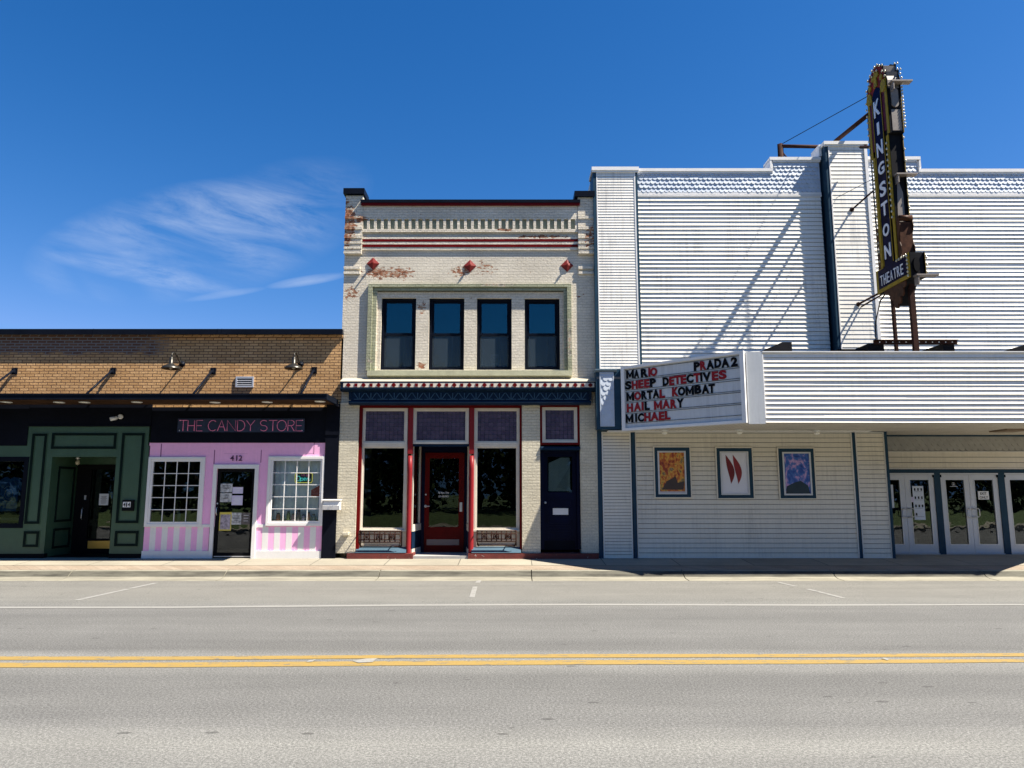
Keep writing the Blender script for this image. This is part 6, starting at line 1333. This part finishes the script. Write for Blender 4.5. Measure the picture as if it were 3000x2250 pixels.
# letters on both faces
LZ = [(288, 345), (354, 400), (409, 461), (470, 516), (527, 580), (587, 637), (651, 697), (710, 761)]
for ch, (pt_, pb) in zip('KINGSTON', LZ):
    yb = -1.53; z1_, z0_ = Zf(pt_ + 4, yb), Zf(pb - 4, yb); w = .09 if ch == 'I' else .255
    z0_, z1_ = z0_ + .02, z1_ - .0
    text_obj(ch, 'letter', M['sign_white'], bs, (X0 - .042, cy_ + w / 2, z0_), (0, -1, 0), (0, 0, 1), w, z1_ - z0_, .025 if ch != 'I' else .01, .006)
    text_obj(ch, 'letter', M['sign_white'], bs, (X1 + .042, cy_ - w / 2, z0_), (0, 1, 0), (0, 0, 1), w, z1_ - z0_, .025 if ch != 'I' else .01, .006)
bw_ = (YB1 - YB0 - .40) / 7
for k, ch in enumerate('THEATRE'):
    y = YB1 - .20 - bw_ * k; text_obj(ch, 'letter', M['sign_white'], bs, (X0 - .042, y, zB1 + .14), (0, -1, 0), (0, 0, 1), bw_ * .72, (zB0 - zB1) * .42, .0, .005)
    text_obj(ch, 'letter', M['sign_white'], bs, (X1 + .042, YB0 + .2 + bw_ * k, zB1 + .14), (0, 1, 0), (0, 0, 1), bw_ * .72, (zB0 - zB1) * .42, .0, .005)
# side scroll brackets above the box
def scroll(yin, yout, z0, z1, name):
    s_ = 1 if yout > yin else -1; g = MB(); w = abs(yout - yin)
    poly = [(yin, z0), (yin + s_ * w * .75, z0)]
    for k in range(9): tt = k / 8; poly.append((yin + s_ * w * (.65 + .25 * math.sin(tt * 9)), z0 + (z1 - z0) * (.05 + .8 * tt)))
    poly += [(yin + s_ * w * .9, z0 + (z1 - z0) * .9), (yin + s_ * w * .7, z1), (yin + s_ * w * .2, z1 - .02), (yin, z1 - .12)]
    if s_ > 0: poly = poly[::-1]
    for xx in ((X0 - .012, X0 + .0), (X1, X1 + .012)): g.yz(poly, *xx)
    g.box(X0 + .001, X1 - .001, min(yin, yin + s_ * w * .6), max(yin, yin + s_ * w * .6), z0, z1 - .15)
    g.tube([(X0 + .0, yin + s_ * w * .62, z1 - .07), (X1 - .0, yin + s_ * w * .62, z1 - .07)], .06, 12)
    g.build(name, M['sign_orange'], bs)
scroll(yn - .001, yn - .15, zB0, Zf(622, -2.1), 'scroll_bracket'); scroll(yf_ + .001, yf_ + .14, zB0, Zf(668, -1.1), 'scroll_bracket')
# hanging ornament below the box
g = MB(); ocy = -1.63
for (k, (dy, dz, r)) in enumerate([(-.35, -.02, .1), (-.18, -.06, .11), (0, -.05, .12), (.18, -.05, .11), (.33, -.02, .08), (-.25, -.18, .1), (-.08, -.2, .11), (.1, -.18, .1), (-.14, -.32, .09), (.0, -.33, .08), (-.05, -.42, .06)]):
    for sx in (X0 - .02,):
        g.yz([(ocy + dy + r * (1 + .15 * math.cos(3 * q_ * .52)) * math.cos(q_ * .52), zB1 + dz + r * math.sin(q_ * .52)) for q_ in range(12)], sx - .001 * k, sx + .02 + .001 * k)
g.build('hanging_ornament', M['sign_orange'], bs)
g = MB(); g.yz([(ocy - .42, zB1), (ocy + .38, zB1), (ocy + .2, zB1 - .22), (ocy, zB1 - .42), (ocy - .2, zB1 - .3)], X0 + .02, X1 - .02); g.build('ornament_backing', M['dark_steel'], bs)
# bulbs along the edges
bl = []
def bulb_at(x, y, z): bl.append((x, y, z))
nb = 15
for k in range(nb):
    z = zs1 + .1 + (zc_ - zs1 - .15) * k / (nb - 1); bulb_at(X1 + .03, yn - wide - .03, z)
for k in range(9):
    z = zs1 - .1 + (zc_ - zs1) * k / 8; bulb_at(X0 - .045, yf_ + wide + .015, z)
for k in range(14):
    z = zB0 + .9 + (zs1 - zB0 - 1.1) * k / 13; bulb_at(X0 - .055, yn + .055, z)
for k in range(12):
    z = zB0 + .15 + (zs1 - zB0 - .5) * k / 11; bulb_at(X0 - .055, yf_ - .02, z)
for k in range(7):
    z = zB0 + 1.1 + (zs1 - zB0 - 1.2) * k / 6; bulb_at(X1 + .03, yn + .0, z)
for k in range(6): bulb_at(X0 - .055, YB0 + .055, zB1 + .05 + .4 * k / 5)
for k in range(5): bulb_at(X0 - .055, YB0 + .08 + .09 * k, zB0 - .05)
for k in range(3): bulb_at(X1 + .04, YB0 - .02, zB1 + .1 + .15 * k)
for (y, z) in crest_poly[2:-2]: bulb_at(X0 - .03, y * .98 + cy_ * .02, z - .02)
for (y, z) in crest_poly[1:7]: bulb_at(X1 + .03, y - .02, z + .01)
for k, (y, z) in enumerate(((cy_, zc_ + .42), (cy_ + .1, zc_ + .36), (cy_ - .12, zc_ + .38), (cy_ + .2, zc_ + .25), (cy_ - .05, zc_ + .5))): bulb_at(X0 - .05, y, z)
pr = None
for (x, y, z) in bl[:99]:
    if pr is None:
        g = MB(); g.lathe([(.003, -.024), (.015, -.019), (.021, -.003), (.017, .012), (.008, .022), (.007, .032)], (bs.location.x, bs.location.y, bs.location.z), 10); pr = g.build('bulb', M['bulb'], bs); pr.location = Vector((x, y, z)) - bs.location
    else:
        c = pr.copy(); COL.objects.link(c); c.parent = bs; c.location = Vector((x, y, z)) - bs.location

# ------------------------------------------------------------------ what the glass reflects: wood on the far side of the street
def woodland():  # tree rows set near and tall to block low skylight off the facades
    g = MB(); rnd = random.Random(3)
    for i in range(52):
        row = i % 2
        cx = -44 + 88 * i / 51 + rnd.uniform(-1.2, 1.2); cy = (-27.5 if row else -32.5) + rnd.uniform(-1.2, 1.2); h = rnd.uniform(8.0, 9.6) + (0 if row else 1.5)
        g.tube([(cx, cy, 0), (cx + rnd.uniform(-.4, .4), cy, h * .8)], .22, 6, 1, .05)
        for b_ in range(8):
            an = rnd.uniform(0, 6.28); z = h * rnd.uniform(.3, .8); L_ = rnd.uniform(1.2, 2.8); g.tube([(cx, cy, z), (cx + math.cos(an) * L_, cy + math.sin(an) * L_, z + L_ * .6)], .06, 4, 1, .02)
        for k in range(1050):
            d = Vector((rnd.gauss(0, 1), rnd.gauss(0, 1), rnd.gauss(0, 1))).normalized() * rnd.uniform(.3, 1) ** .5; c = Vector((cx, cy, h * .52)) + Vector((d.x * 2.9, d.y * 2.7, d.z * h * .5)); s_ = rnd.uniform(.1, .26)
            e = Vector((rnd.gauss(0, 1), rnd.gauss(0, 1), rnd.gauss(0, 1))).normalized(); f = e.cross(Vector((rnd.gauss(0, 1), rnd.gauss(0, 1), rnd.gauss(0, 1)))).normalized(); g.quad([c - e * s_, c - f * s_, c + e * s_, c + f * s_])
    return g
g = woodland(); o = g.build('woodland', [paint('tree_leaf', (.04, .065, .02), .8, .35, vs=1, spec=.1), paint('tree_bark', (.06, .045, .035), .9, .2)], None, 'stuff')
